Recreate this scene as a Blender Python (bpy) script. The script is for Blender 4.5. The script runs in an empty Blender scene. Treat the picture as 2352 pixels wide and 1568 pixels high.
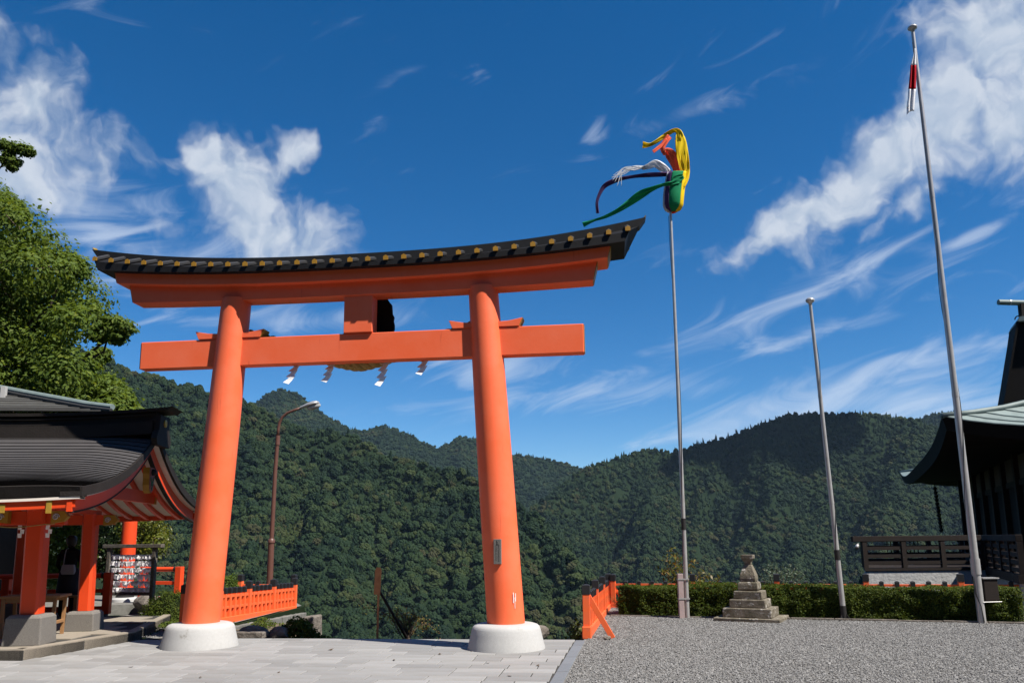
import bpy, bmesh, math, random
import numpy as np
from mathutils import Vector, Matrix, Euler

# ------------------------------------------------------------------ scene, camera, world, sun
S = bpy.context.scene
C = S.collection
R = math.radians
rnd = random.Random(7)
rng = np.random.default_rng(11)

F_PX, PX, PY, TILT, ROLL, EYE = 1830.0, 1176.0, 922.0, R(9.86), R(-0.6), 1.6   # photograph measured on a 2352 x 1568 grid
cam_d = bpy.data.cameras.new('camera')
cam = bpy.data.objects.new('camera', cam_d)
C.objects.link(cam)
cam_d.sensor_fit = 'HORIZONTAL'
cam_d.sensor_width = 36.0
cam_d.lens = 36.0 * F_PX / 2352.0
cam_d.shift_y = (PY - 784.0) / 2352.0
cam_d.clip_start = 0.1
cam_d.clip_end = 20000.0
CAM_R = Matrix.Rotation(math.pi / 2 + TILT, 3, 'X') @ Matrix.Rotation(ROLL, 3, 'Z')
cam.matrix_world = Matrix.Translation((0, 0, EYE)) @ CAM_R.to_4x4()
S.camera = cam

SUN_EL = R(54.0)
SUN_H = Vector((0.838, -0.545)).normalized()          # ground direction towards the sun
SUN_DIR = Vector((SUN_H.x * math.cos(SUN_EL), SUN_H.y * math.cos(SUN_EL), math.sin(SUN_EL)))
sun_d = bpy.data.lights.new('sun', 'SUN')
sun_d.energy = 5.0
sun_d.angle = R(0.53)
sun_d.color = (1.0, 0.945, 0.86)
sun = bpy.data.objects.new('sun', sun_d)
sun.rotation_euler = SUN_DIR.to_track_quat('Z', 'Y').to_euler()
sun.location = (20, -15, 40)
C.objects.link(sun)

S.render.engine = 'CYCLES'
S.cycles.use_denoising = True
S.cycles.max_bounces = 6
S.cycles.diffuse_bounces = 3
S.cycles.glossy_bounces = 3
S.cycles.transmission_bounces = 3
S.cycles.transparent_max_bounces = 6
S.cycles.volume_bounces = 0
S.cycles.caustics_reflective = False
S.cycles.caustics_refractive = False
S.cycles.sample_clamp_indirect = 6.0
S.view_settings.view_transform = 'Standard'
S.view_settings.look = 'None'
S.view_settings.gamma = 1.0
S.view_settings.use_curve_mapping = False
S.view_settings.exposure = 0.85


def ray(x, y):
    return CAM_R @ Vector(((x - PX) / F_PX, -(y - PY) / F_PX, -1.0))


def ground(x, y, z=0.0):
    d = ray(x, y)
    return Vector((0, 0, EYE)) + d * ((z - EYE) / d.z)


def at(x, y, Y):
    d = ray(x, y)
    return Vector((0, 0, EYE)) + d * (Y / d.y)


def azel(x, y):
    d = ray(x, y).normalized()
    return math.degrees(math.atan2(d.x, d.y)), math.degrees(math.asin(d.z))


# ---- node helpers
def nd(nt, kind, **kw):
    n = nt.nodes.new(kind)
    for k, v in kw.items():
        if k == 'ins':
            for i, val in v.items():
                if isinstance(val, bpy.types.NodeSocket):
                    nt.links.new(val, n.inputs[i])
                else:
                    n.inputs[i].default_value = val
        else:
            setattr(n, k, v)
    return n


def mth(nt, op, a, b=0.0, c=None, clamp=False):
    ins = {0: a, 1: b}
    if c is not None:
        ins[2] = c
    return nd(nt, 'ShaderNodeMath', operation=op, use_clamp=clamp, ins=ins).outputs[0]


def maprange(nt, v, a, b, c=0.0, d=1.0, kind='SMOOTHSTEP'):
    return nd(nt, 'ShaderNodeMapRange', interpolation_type=kind, ins={0: v, 1: a, 2: b, 3: c, 4: d}).outputs[0]


def mixc(nt, fac, a, b, blend='MIX'):
    n = nd(nt, 'ShaderNodeMix', data_type='RGBA', blend_type=blend)
    for sock, val in ((n.inputs['Factor'], fac), (n.inputs[6], a), (n.inputs[7], b)):
        if isinstance(val, bpy.types.NodeSocket):
            nt.links.new(val, sock)
        else:
            sock.default_value = val if not isinstance(val, (tuple, list)) or len(val) == 4 else (*val, 1.0)
    return n.outputs[2]


def build_world():
    w = bpy.data.worlds.new('World')
    S.world = w
    w.use_nodes = True
    w.cycles.sampling_method = 'MANUAL'
    w.cycles.sample_map_resolution = 512
    nt = w.node_tree
    nt.nodes.clear()
    out = nd(nt, 'ShaderNodeOutputWorld')
    bg = nd(nt, 'ShaderNodeBackground')
    nt.links.new(bg.outputs[0], out.inputs[0])
    bg.inputs[1].default_value = 0.07
    sky = nd(nt, 'ShaderNodeTexSky', sky_type='NISHITA', sun_disc=False, sun_elevation=SUN_EL,
             sun_rotation=math.atan2(SUN_H.x, SUN_H.y), altitude=600.0, air_density=0.85, dust_density=0.25,
             ozone_density=4.0)
    tc = nd(nt, 'ShaderNodeTexCoord')
    sx = nd(nt, 'ShaderNodeSeparateXYZ', ins={0: tc.outputs['Generated']})
    az = mth(nt, 'DEGREES', mth(nt, 'ARCTAN2', sx.outputs[0], sx.outputs[1]))
    el = mth(nt, 'DEGREES', mth(nt, 'ARCSINE', sx.outputs[2]))
    P = nd(nt, 'ShaderNodeCombineXYZ', ins={0: az, 1: el, 2: 0.0}).outputs[0]
    # gentle warp of the sky coordinates (degrees) so that no outline stays an ellipse
    wn = nd(nt, 'ShaderNodeTexNoise', noise_dimensions='2D', ins={'Vector': P, 'Scale': 0.16, 'Detail': 4.0, 'Roughness': 0.55})
    wv = nd(nt, 'ShaderNodeVectorMath', operation='SUBTRACT', ins={0: wn.outputs['Color'], 1: (0.5, 0.5, 0.5)}).outputs[0]
    wv = nd(nt, 'ShaderNodeVectorMath', operation='MULTIPLY', ins={0: wv, 1: (5.0, 5.0, 0.0)}).outputs[0]
    PW = nd(nt, 'ShaderNodeVectorMath', operation='ADD', ins={0: P, 1: wv}).outputs[0]

    def blob(px, py, rx, ry, rot, wt=0.0, vec=PW):
        """signed field of one cloud: photo pixel centre, radii in pixels, tilt in degrees, lift"""
        a, e = azel(px, py)
        m = nd(nt, 'ShaderNodeMapping', vector_type='TEXTURE',
               ins={0: vec, 1: (a, e, 0), 2: (0, 0, R(rot)), 3: (rx / 31.0, ry / 31.0, 1.0)})
        ln = nd(nt, 'ShaderNodeVectorMath', operation='LENGTH', ins={0: m.outputs[0]}).outputs['Value']
        return mth(nt, 'SUBTRACT', 1.0 + wt, ln)

    def union(lst):
        r = lst[0]
        for b in lst[1:]:
            r = nd(nt, 'ShaderNodeMath', operation='SMOOTH_MAX', ins={0: r, 1: b, 2: 0.3}).outputs[0]
        return r
    # heaped clouds
    cum = union([blob(50, 235, 125, 90, -20, .05), blob(-40, 320, 240, 110, 0, .05), blob(20, 420, 180, 60, 10, -.2),
                 blob(485, 345, 75, 60, 70, .0), blob(550, 430, 140, 110, -50, .0), blob(600, 540, 200, 95, -10, .0), blob(690, 350, 75, 55, 20, -.3),
                 blob(2290, 110, 130, 190, 40), blob(2180, 250, 220, 100, 45, .05), blob(1990, 400, 220, 85, 40, .05),
                 blob(1850, 500, 170, 70, 25), blob(2330, 300, 200, 130, 20, -.1), blob(2080, 480, 200, 60, 20, -.4)])
    # off to the sides and behind, the same kind of cloud goes on in loose groups
    gen = nd(nt, 'ShaderNodeTexNoise', noise_dimensions='2D', ins={'Vector': P, 'Scale': 0.035, 'Detail': 2.0}).outputs[0]
    away = maprange(nt, mth(nt, 'ABSOLUTE', az), 36.0, 46.0)
    gen = mth(nt, 'MULTIPLY', mth(nt, 'MULTIPLY', mth(nt, 'SUBTRACT', gen, 0.60), 3.0), away)
    gen = mth(nt, 'SUBTRACT', gen, mth(nt, 'SUBTRACT', 1.0, away))
    cum = mth(nt, 'MAXIMUM', cum, gen)

    def puff(vec):
        n_a = nd(nt, 'ShaderNodeTexNoise', noise_dimensions='2D', ins={'Vector': vec, 'Scale': 0.17, 'Detail': 8.0, 'Roughness': 0.56, 'Distortion': 0.2}).outputs[0]
        vo = nd(nt, 'ShaderNodeTexVoronoi', voronoi_dimensions='2D', feature='F1', ins={'Vector': vec, 'Scale': 0.5, 'Detail': 1.0, 'Roughness': 0.55}).outputs['Distance']
        return mth(nt, 'SUBTRACT', n_a, mth(nt, 'MULTIPLY', vo, 0.15))
    n1 = puff(PW)
    so = nd(nt, 'ShaderNodeVectorMath', operation='ADD', ins={0: PW, 1: (0.55, 0.75, 0.0)}).outputs[0]
    n2 = puff(so)
    dens = mth(nt, 'ADD', cum, mth(nt, 'MULTIPLY', mth(nt, 'SUBTRACT', n1, 0.37), 1.75))
    cov = maprange(nt, dens, -0.08, 0.85)
    lit = maprange(nt, mth(nt, 'SUBTRACT', n1, n2), -0.13, 0.15)
    core = maprange(nt, dens, 0.35, 1.3)
    # thin streaks of high cloud
    m1 = nd(nt, 'ShaderNodeMapping', vector_type='TEXTURE', ins={0: P, 2: (0, 0, R(16)), 3: (6.5, 1.7, 1.0)}).outputs[0]
    c1 = nd(nt, 'ShaderNodeTexNoise', noise_dimensions='2D', ins={'Vector': m1, 'Scale': 0.8, 'Detail': 7.0, 'Roughness': 0.56, 'Distortion': 0.7}).outputs[0]
    reg = union([blob(1420, 895, 300, 45, 3, .35, P), blob(2000, 915, 420, 75, 6, .5, P), blob(1900, 650, 480, 80, 18, -.1, P), blob(1640, 235, 330, 45, 12, -.25, P),
                 blob(230, 520, 300, 110, -25, .1, P), blob(700, 740, 330, 60, 4, -.1, P), blob(2200, 560, 330, 70, 20, -.1, P), blob(1080, 840, 240, 70, -12, .1, P),
                 blob(900, 190, 300, 40, 25, -.55, P), blob(1370, 315, 55, 40, 40, -.1, P), blob(600, 600, 330, 55, 0, .0, P), blob(1830, 780, 400, 60, 15, -.25, P)])
    gen2 = nd(nt, 'ShaderNodeTexNoise', noise_dimensions='2D', ins={'Vector': P, 'Scale': 0.05, 'Detail': 1.0}).outputs[0]
    reg = mth(nt, 'MAXIMUM', reg, mth(nt, 'MULTIPLY', mth(nt, 'SUBTRACT', gen2, 0.78), 1.0))
    cir = mth(nt, 'ADD', mth(nt, 'MULTIPLY', reg, 0.62), mth(nt, 'MULTIPLY', mth(nt, 'SUBTRACT', c1, 0.5), 2.2))
    cir = mth(nt, 'MULTIPLY', maprange(nt, cir, 0.08, 1.15), 0.62)
    up = maprange(nt, el, 0.0, 3.0)
    # clouds are white water drops lit by the sun; their thick middles are greyer
    ccol = mixc(nt, lit, (4.0, 4.7, 5.7, 1), (5.7, 6.1, 6.7, 1))
    ccol = mixc(nt, mth(nt, 'MULTIPLY', core, 0.4), ccol, (3.3, 4.1, 5.4, 1))
    blue = nd(nt, 'ShaderNodeHueSaturation', ins={'Hue': 0.5, 'Saturation': 1.35, 'Value': 1.0, 'Color': sky.outputs[0]}).outputs[0]
    col = mixc(nt, mth(nt, 'MULTIPLY', cir, up), blue, (5.2, 6.0, 7.2, 1))
    col = mixc(nt, mth(nt, 'MULTIPLY', mth(nt, 'MULTIPLY', cov, 0.93), up), col, ccol)
    nt.links.new(col, bg.inputs[0])


build_world()

# ------------------------------------------------------------------ materials
MATS = {}


def mat(name, col, rough=0.6, spec=0.4, metal=0.0, var=0.0, vscale=4.0, bump=0.0, bscale=40.0, isl=0.0, col2=None, wear=None, coord='Object', bdist=0.01, extra=None, streak=None):
    """procedural Principled material: base colour, broad colour variation, piece-to-piece variation, fine relief, wear patches"""
    if name in MATS:
        return MATS[name]
    m = bpy.data.materials.new(name)
    MATS[name] = m
    m.use_nodes = True
    nt = m.node_tree
    bs = nt.nodes['Principled BSDF']
    bs.inputs['Roughness'].default_value = rough
    bs.inputs['Specular IOR Level'].default_value = spec
    bs.inputs['Metallic'].default_value = metal
    tc = nd(nt, 'ShaderNodeTexCoord')
    vec = tc.outputs[coord]
    c = (*col, 1.0)
    if var or isl or col2 or wear:
        nz = nd(nt, 'ShaderNodeTexNoise', ins={'Vector': vec, 'Scale': vscale, 'Detail': 6.0, 'Roughness': 0.62}).outputs[0]
        c2 = (*(col2 or tuple(min(1, x * 0.7) for x in col)), 1.0)
        f = maprange(nt, nz, 0.5 - 0.22, 0.5 + 0.22, 0.0, max(var, 0.001))
        c = mixc(nt, f, c, c2)
        if isl:
            g = nd(nt, 'ShaderNodeNewGeometry').outputs['Random Per Island']
            oi = nd(nt, 'ShaderNodeObjectInfo').outputs['Random']
            fr = mth(nt, 'FRACT', mth(nt, 'ADD', g, oi))
            hs = nd(nt, 'ShaderNodeHueSaturation', ins={'Hue': mth(nt, 'MULTIPLY_ADD', mth(nt, 'FRACT', mth(nt, 'MULTIPLY', fr, 7.13)), 0.05 * isl, 0.5 - 0.025 * isl),
                                                       'Saturation': mth(nt, 'MULTIPLY_ADD', mth(nt, 'FRACT', mth(nt, 'MULTIPLY', fr, 3.7)), 0.6 * isl, 1.0 - 0.3 * isl),
                                                       'Value': mth(nt, 'MULTIPLY_ADD', fr, isl, 1.0 - 0.5 * isl), 'Color': c})
            c = hs.outputs[0]
        if wear:
            wc, amt, ws = wear
            wvec = nd(nt, 'ShaderNodeMapping', ins={0: vec, 3: streak}).outputs[0] if streak else vec
            wz = nd(nt, 'ShaderNodeTexNoise', ins={'Vector': wvec, 'Scale': ws, 'Detail': 9.0, 'Roughness': 0.7}).outputs[0]
            c = mixc(nt, maprange(nt, wz, 0.62 - amt, 0.72 - amt), c, (*wc, 1.0))
    if isinstance(c, tuple):
        bs.inputs['Base Color'].default_value = c
    else:
        nt.links.new(c, bs.inputs['Base Color'])
    if bump:
        bz = nd(nt, 'ShaderNodeTexNoise', ins={'Vector': vec, 'Scale': bscale, 'Detail': 8.0, 'Roughness': 0.65}).outputs[0]
        b = nd(nt, 'ShaderNodeBump', ins={'Strength': bump, 'Distance': bdist, 'Height': bz})
        nt.links.new(b.outputs[0], bs.inputs['Normal'])
    if extra:
        extra(nt, bs)
    return m


def leafmat(name, cols, transl=0.35, rough=0.45, spec=0.35, objrand=False, patch=0.0):
    """leaf colours vary leaf by leaf (or crown by crown); some light passes through"""
    if name in MATS:
        return MATS[name]
    m = bpy.data.materials.new(name)
    MATS[name] = m
    m.use_nodes = True
    nt = m.node_tree
    bs = nt.nodes['Principled BSDF']
    out = nt.nodes['Material Output']
    if objrand == 'tint':
        r = nd(nt, 'ShaderNodeAttribute', attribute_type='INSTANCER', attribute_name='tint').outputs['Fac']
    elif objrand:
        r = nd(nt, 'ShaderNodeObjectInfo').outputs['Random']
    else:
        r = nd(nt, 'ShaderNodeNewGeometry').outputs['Random Per Island']
    ramp = nd(nt, 'ShaderNodeValToRGB', ins={0: r})
    el = ramp.color_ramp.elements
    n = len(cols)
    while len(el) < n:
        el.new(0.5)
    for i, cc in enumerate(cols):
        el[i].position = i / (n - 1)
        el[i].color = (*cc, 1.0)
    c = ramp.outputs[0]
    if patch:
        tc = nd(nt, 'ShaderNodeTexCoord')
        nz = nd(nt, 'ShaderNodeTexNoise', ins={'Vector': tc.outputs['Object'], 'Scale': patch, 'Detail': 3.0}).outputs[0]
        c = mixc(nt, maprange(nt, nz, 0.4, 0.65, 0.0, 0.6), c, (*cols[-1], 1.0))
    nt.links.new(c, bs.inputs['Base Color'])
    bs.inputs['Roughness'].default_value = rough
    bs.inputs['Specular IOR Level'].default_value = spec
    if transl:
        tr = nd(nt, 'ShaderNodeBsdfTranslucent')
        hs = nd(nt, 'ShaderNodeHueSaturation', ins={'Hue': 0.485, 'Saturation': 1.1, 'Value': 1.3, 'Color': c})
        nt.links.new(hs.outputs[0], tr.inputs[0])
        mx = nd(nt, 'ShaderNodeMixShader', ins={0: transl, 1: bs.outputs[0], 2: tr.outputs[0]})
        nt.links.new(mx.outputs[0], out.inputs[0])
    return m


VERM = mat('vermilion_paint', (0.82, 0.128, 0.042), rough=0.48, spec=0.35, var=0.75, vscale=1.6, col2=(0.84, 0.170, 0.080), bump=0.25, bscale=22, bdist=0.006, wear=((0.66, 0.098, 0.04), 0.0, 5.0), streak=(1.6, 1.6, 0.12))
VERM_OLD = mat('worn_vermilion_paint', (0.76, 0.125, 0.03), rough=0.55, spec=0.3, var=0.5, vscale=3.0, col2=(0.66, 0.13, 0.06), bump=0.2, bscale=50, bdist=0.004, wear=((0.48, 0.13, 0.08), 0.06, 9.0))
VERM_PAV = mat('deep_vermilion_paint', (0.70, 0.062, 0.013), rough=0.42, spec=0.4, var=0.3, vscale=2.5, bump=0.1, bscale=50, bdist=0.004)
OCHRE = mat('ochre_paint', (0.34, 0.175, 0.016), rough=0.5, var=0.4, vscale=8)
GOLD = mat('gilded_metal', (0.55, 0.34, 0.05), rough=0.38, metal=0.35, var=0.6, vscale=12, col2=(0.30, 0.19, 0.04))
BLACKROOF = mat('black_copper_sheet', (0.008, 0.008, 0.009), rough=0.6, spec=0.2, var=0.5, vscale=6, col2=(0.016, 0.016, 0.018), bump=0.15, bscale=25)
TILE = mat('dark_roof_rib', (0.032, 0.032, 0.034), rough=0.55, spec=0.3, var=0.5, vscale=6)
BLACKCAP = mat('black_post_cap', (0.016, 0.016, 0.018), rough=0.5, var=0.4, vscale=10, bump=0.15)
STONEWHITE = mat('white_granite', (0.41, 0.405, 0.395), rough=0.8, spec=0.2, var=0.4, vscale=30, col2=(0.33, 0.325, 0.315), bump=0.5, bscale=120, bdist=0.006, wear=((0.25, 0.24, 0.215), 0.02, 3.5))
GRANITE = mat('grey_granite', (0.20, 0.185, 0.165), rough=0.85, spec=0.2, var=0.9, vscale=90, col2=(0.10, 0.092, 0.085), bump=0.5, bscale=100, bdist=0.005)
KERBSTONE = mat('kerb_stone', (0.155, 0.165, 0.18), rough=0.8, spec=0.2, var=0.6, vscale=20, col2=(0.12, 0.125, 0.135), bump=0.4, bscale=110, bdist=0.003, isl=0.12)
CONCRETE = mat('old_concrete', (0.19, 0.185, 0.17), rough=0.9, spec=0.15, var=0.8, vscale=5, col2=(0.10, 0.10, 0.088), bump=0.5, bscale=40, isl=0.2)
PAVER = mat('paving_stone', (0.245, 0.243, 0.24), rough=0.75, spec=0.25, var=0.55, vscale=2.2, col2=(0.20, 0.188, 0.17), bump=0.35, bscale=130, bdist=0.002, isl=0.30, wear=((0.29, 0.235, 0.175), -0.06, 0.8), coord='Object')
MORTAR = mat('mortar', (0.055, 0.053, 0.05), rough=0.95, spec=0.1, var=0.5, vscale=15)
FLOORSTONE = mat('beige_floor_stone', (0.26, 0.225, 0.18), rough=0.8, spec=0.2, var=0.6, vscale=8, col2=(0.20, 0.175, 0.14), bump=0.3, bscale=90, isl=0.1)
METAL = mat('brushed_metal_pole', (0.46, 0.45, 0.44), rough=0.34, spec=0.5, metal=0.4, var=0.6, vscale=5, col2=(0.33, 0.32, 0.315), bump=0.08, bscale=60)
DARKMETAL = mat('dark_metal', (0.035, 0.033, 0.032), rough=0.5, metal=0.4, var=0.4)
GALV = mat('pinkish_primer', (0.40, 0.31, 0.30), rough=0.55, metal=0.1, var=0.6, vscale=7, bump=0.1, wear=((0.30, 0.25, 0.23), 0.03, 10.0))
BROWNPOLE = mat('brown_pole_paint', (0.115, 0.05, 0.036), rough=0.45, spec=0.45, var=0.4, vscale=5)
WOODGREY = mat('weathered_grey_wood', (0.15, 0.135, 0.115), rough=0.85, spec=0.15, var=0.9, vscale=14, col2=(0.075, 0.065, 0.055), bump=0.4, bscale=50)
WOODDARK = mat('old_dark_wood', (0.021, 0.015, 0.0125), rough=0.75, spec=0.2, var=0.7, vscale=8, col2=(0.013, 0.0095, 0.008), bump=0.3, bscale=40)
WOODBLACK = mat('blackened_wood', (0.012, 0.010, 0.009), rough=0.8, spec=0.15, var=0.5, vscale=8)
WOODTAN = mat('tan_wood', (0.30, 0.165, 0.075), rough=0.65, spec=0.25, var=0.7, vscale=16, col2=(0.30, 0.15, 0.06), bump=0.25, bscale=60)
WOODSTAKE = mat('orange_brown_wood', (0.42, 0.19, 0.085), rough=0.8, spec=0.15, var=0.8, vscale=12, col2=(0.28, 0.11, 0.05), bump=0.35, bscale=50)
PAPER = leafmat('white_paper', [(0.82, 0.81, 0.81), (0.86, 0.85, 0.85)], transl=0.4, rough=0.8, spec=0.15)
PLASTER = mat('shade_toned_plaster', (0.085, 0.070, 0.055), rough=0.85, spec=0.15, var=0.3, vscale=3)  # hall's wall panels: the eave's deep shade is put into this plaster colour
PLASTER_OLD = mat('cracked_white_plaster', (0.42, 0.42, 0.415), rough=0.9, spec=0.1, var=0.7, vscale=6, col2=(0.30, 0.30, 0.295), bump=0.9, bscale=9, bdist=0.03, wear=((0.20, 0.20, 0.20), -0.085, 4.0))
COPPER = mat('grey_green_copper', (0.17, 0.215, 0.21), rough=0.55, spec=0.3, var=0.7, vscale=4, col2=(0.12, 0.155, 0.152), bump=0.15, isl=0.18)
ROPE = mat('straw_rope', (0.42, 0.28, 0.11), rough=0.85, spec=0.1, var=0.8, vscale=25, col2=(0.22, 0.14, 0.05), bump=0.7, bscale=90)
ROCK = mat('mossy_rock', (0.21, 0.185, 0.16), rough=0.95, spec=0.1, var=0.9, vscale=6, col2=(0.10, 0.085, 0.072), bump=1.0, bscale=14, bdist=0.04, wear=((0.22, 0.215, 0.195), 0.0, 11.0))
LICHEN = mat('lichened_stone', (0.20, 0.175, 0.14), rough=0.95, spec=0.1, var=0.9, vscale=7, col2=(0.085, 0.075, 0.05), bump=0.9, bscale=26, bdist=0.02, wear=((0.46, 0.44, 0.41), 0.06, 9.0))
SOIL = mat('soil', (0.14, 0.11, 0.075), rough=1.0, spec=0.05, var=0.8, vscale=3, bump=0.6, bscale=30)
BARK = mat('bark', (0.11, 0.085, 0.062), rough=0.95, spec=0.1, var=0.8, vscale=6, bump=0.8, bscale=18, bdist=0.03)


# ------------------------------------------------------------------ mesh helpers
class MB:
    def __init__(self):
        self.v = []
        self.f = []

    def add(self, vs, fs):
        o = len(self.v)
        self.v += [tuple(p) for p in vs]
        self.f += [tuple(i + o for i in f) for f in fs]
        return self

    def hexa(self, p):
        """8 points: bottom ring 0-3, top ring 4-7 (counter-clockwise seen from above)"""
        return self.add(p, [(3, 2, 1, 0), (4, 5, 6, 7), (0, 1, 5, 4), (1, 2, 6, 5), (2, 3, 7, 6), (3, 0, 4, 7)])

    def box(self, x0, x1, y0, y1, z0, z1, m=None):
        p = [Vector(a) for a in ((x0, y0, z0), (x1, y0, z0), (x1, y1, z0), (x0, y1, z0), (x0, y0, z1), (x1, y0, z1), (x1, y1, z1), (x0, y1, z1))]
        if m is not None:
            p = [m @ a for a in p]
        return self.hexa(p)

    def bar(self, a, b, wx, wz, up=(0, 0, 1)):
        a, b = Vector(a), Vector(b)
        d = (b - a).normalized()
        s = d.cross(Vector(up))
        if s.length < 1e-4:
            s = d.cross(Vector((1, 0, 0)))
        s.normalize()
        u = s.cross(d).normalized()
        s *= wx / 2
        u *= wz / 2
        return self.loft([[a - s - u, a + s - u, a + s + u, a - s + u], [b - s - u, b + s - u, b + s + u, b - s + u]])

    def loft(self, rings, cap=True, closed=True):
        n = len(rings[0])
        vs = [p for r in rings for p in r]
        fs = []
        for i in range(len(rings) - 1):
            for j in range(n if closed else n - 1):
                k = (j + 1) % n
                fs.append((i * n + j, i * n + k, (i + 1) * n + k, (i + 1) * n + j))
        if cap and closed:
            fs.append(tuple(reversed(range(n))))
            o = (len(rings) - 1) * n
            fs.append(tuple(o + j for j in range(n)))
        return self.add(vs, fs)

    def lathe(self, prof, n=32, c=(0, 0), sx=1.0, sy=1.0):
        rings = [[(c[0] + r * sx * math.cos(2 * math.pi * j / n), c[1] + r * sy * math.sin(2 * math.pi * j / n), z) for j in range(n)] for r, z in prof]
        return self.loft(rings)

    def tube(self, path, rad, n=10, cap=True):
        path = [Vector(p) for p in path]
        if not isinstance(rad, (list, tuple)):
            rad = [rad] * len(path)
        rings = []
        ref = None
        for i, p in enumerate(path):
            d = (path[min(i + 1, len(path) - 1)] - path[max(i - 1, 0)]).normalized()
            if ref is None:
                ref = d.orthogonal().normalized()
            ref = (ref - d * ref.dot(d)).normalized()
            b = d.cross(ref)
            rings.append([p + (ref * math.cos(2 * math.pi * j / n) + b * math.sin(2 * math.pi * j / n)) * rad[i] for j in range(n)])
        return self.loft(rings, cap)

    def prism(self, poly, y0, y1, axis='y'):
        """polygon in (x, z), extruded along y"""
        f = {'y': lambda a, b, t: (a, t, b), 'x': lambda a, b, t: (t, a, b), 'z': lambda a, b, t: (a, b, t)}[axis]
        return self.loft([[f(a, b, y0) for a, b in poly], [f(a, b, y1) for a, b in poly]])

    def grid(self, rows):
        return self.loft(rows, cap=False, closed=False)

    def mesh(self, name):
        me = bpy.data.meshes.new(name)
        me.from_pydata(self.v, [], self.f)
        bm = bmesh.new()
        bm.from_mesh(me)
        bmesh.ops.recalc_face_normals(bm, faces=bm.faces)
        bm.to_mesh(me)
        bm.free()
        return me

    def obj(self, name, material, parent=None, smooth=False, bevel=0.0, solid=0.0, auto=None):
        return link(name, self.mesh(name), material, parent, smooth, bevel, solid, auto)


def link(name, me, material, parent=None, smooth=False, bevel=0.0, solid=0.0, auto=None):
    o = bpy.data.objects.new(name, me)
    C.objects.link(o)
    if material is not None and not me.materials:
        me.materials.append(material)
    if parent is not None:
        o.parent = parent
    if smooth:
        me.polygons.foreach_set('use_smooth', [True] * len(me.polygons))
        if auto:
            me.set_sharp_from_angle(angle=R(auto))
    if bevel:
        b = o.modifiers.new('bevel', 'BEVEL')
        b.width = bevel
        b.segments = 2
        b.limit_method = 'ANGLE'
        b.angle_limit = R(40)
    if solid:
        s = o.modifiers.new('thickness', 'SOLIDIFY')
        s.thickness = solid
        s.offset = 0.0
    return o


def tag(o, label=None, cat=None, group=None, kind=None):
    if label:
        o['label'] = label
    if cat:
        o['category'] = cat
    if group:
        o['group'] = group
    if kind:
        o['kind'] = kind
    return o


def thing(name, loc=(0, 0, 0), rz=0.0, label=None, cat=None, group=None):
    o = bpy.data.objects.new(name, None)
    C.objects.link(o)
    o.location = loc
    o.rotation_euler = (0, 0, rz)
    o.empty_display_size = 0.3
    return tag(o, label, cat, group)


def inst(src, name, parent, loc=(0, 0, 0), rz=0.0, scale=None):
    """another piece of the same kind, sharing mesh data"""
    o = src.copy()
    o.name = name
    C.objects.link(o)
    o.parent = parent
    o.location = loc
    o.rotation_euler = (0, 0, rz)
    if scale:
        o.scale = scale
    return o


def np_mesh(name, V, Fq, smooth=False):
    me = bpy.data.meshes.new(name)
    V = np.asarray(V, dtype=np.float32)
    Fq = np.asarray(Fq, dtype=np.int32)
    k = Fq.shape[1]
    me.vertices.add(len(V))
    me.vertices.foreach_set('co', V.ravel())
    me.loops.add(Fq.size)
    me.loops.foreach_set('vertex_index', Fq.ravel())
    me.polygons.add(len(Fq))
    me.polygons.foreach_set('loop_start', np.arange(0, Fq.size, k, dtype=np.int32))
    me.polygons.foreach_set('loop_total', np.full(len(Fq), k, dtype=np.int32))
    if smooth:
        me.polygons.foreach_set('use_smooth', np.ones(len(Fq), dtype=bool))
    me.update(calc_edges=True)
    return me


def unit(a):
    return a / np.maximum(np.linalg.norm(a, axis=1, keepdims=True), 1e-9)


def leaves(P, Nrm, size, aspect=0.5, rs=None, droop=0.0):
    """one pointed, slightly folded leaf per point; returns vertices and triangles-as-quads"""
    rs = rs or rng
    n = len(P)
    T = rs.normal(size=(n, 3))
    T[:, 2] -= droop
    T = unit(T - Nrm * np.sum(T * Nrm, axis=1, keepdims=True))
    B = np.cross(Nrm, T)
    s = (size * rs.uniform(0.65, 1.3, n))[:, None]
    fold = Nrm * s * 0.12
    V = np.stack([P - T * s * 0.5, P - B * s * aspect * 0.5 + fold, P + T * s * 0.5, P + B * s * aspect * 0.5 + fold], axis=1).reshape(-1, 3)
    Fq = np.arange(n * 4).reshape(n, 4)
    return V, Fq


def clump_points(centers, radii, n_each, flat=0.75, rs=None):
    """points near the skin of many small ellipsoids, with outward normals tipped to the sky"""
    rs = rs or rng
    c = np.repeat(np.asarray(centers, float), n_each, axis=0)
    r = np.repeat(np.asarray(radii, float), n_each)[:, None]
    d = unit(rs.normal(size=(len(c), 3)))
    k = rs.uniform(0.25, 1.0, (len(c), 1)) ** 0.5
    sc = np.array([1.0, 1.0, flat])
    P = c + d * r * k * sc * (1 + 0.18 * rs.normal(size=(len(c), 1)))
    Nn = unit(d + np.array([0, 0, 0.55]) + 0.55 * rs.normal(size=(len(c), 3)))
    return P, Nn


def in_poly(x, y, poly):
    ins = False
    j = len(poly) - 1
    for i in range(len(poly)):
        xi, yi = poly[i]
        xj, yj = poly[j]
        if (yi > y) != (yj > y) and x < (xj - xi) * (y - yi) / (yj - yi) + xi:
            ins = not ins
        j = i
    return ins


CAM_RT = CAM_R.transposed()


def to_px(p):
    q = CAM_RT @ (Vector(p) - Vector((0, 0, EYE)))
    return PX + F_PX * q.x / -q.z, PY - F_PX * q.y / -q.z


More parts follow.
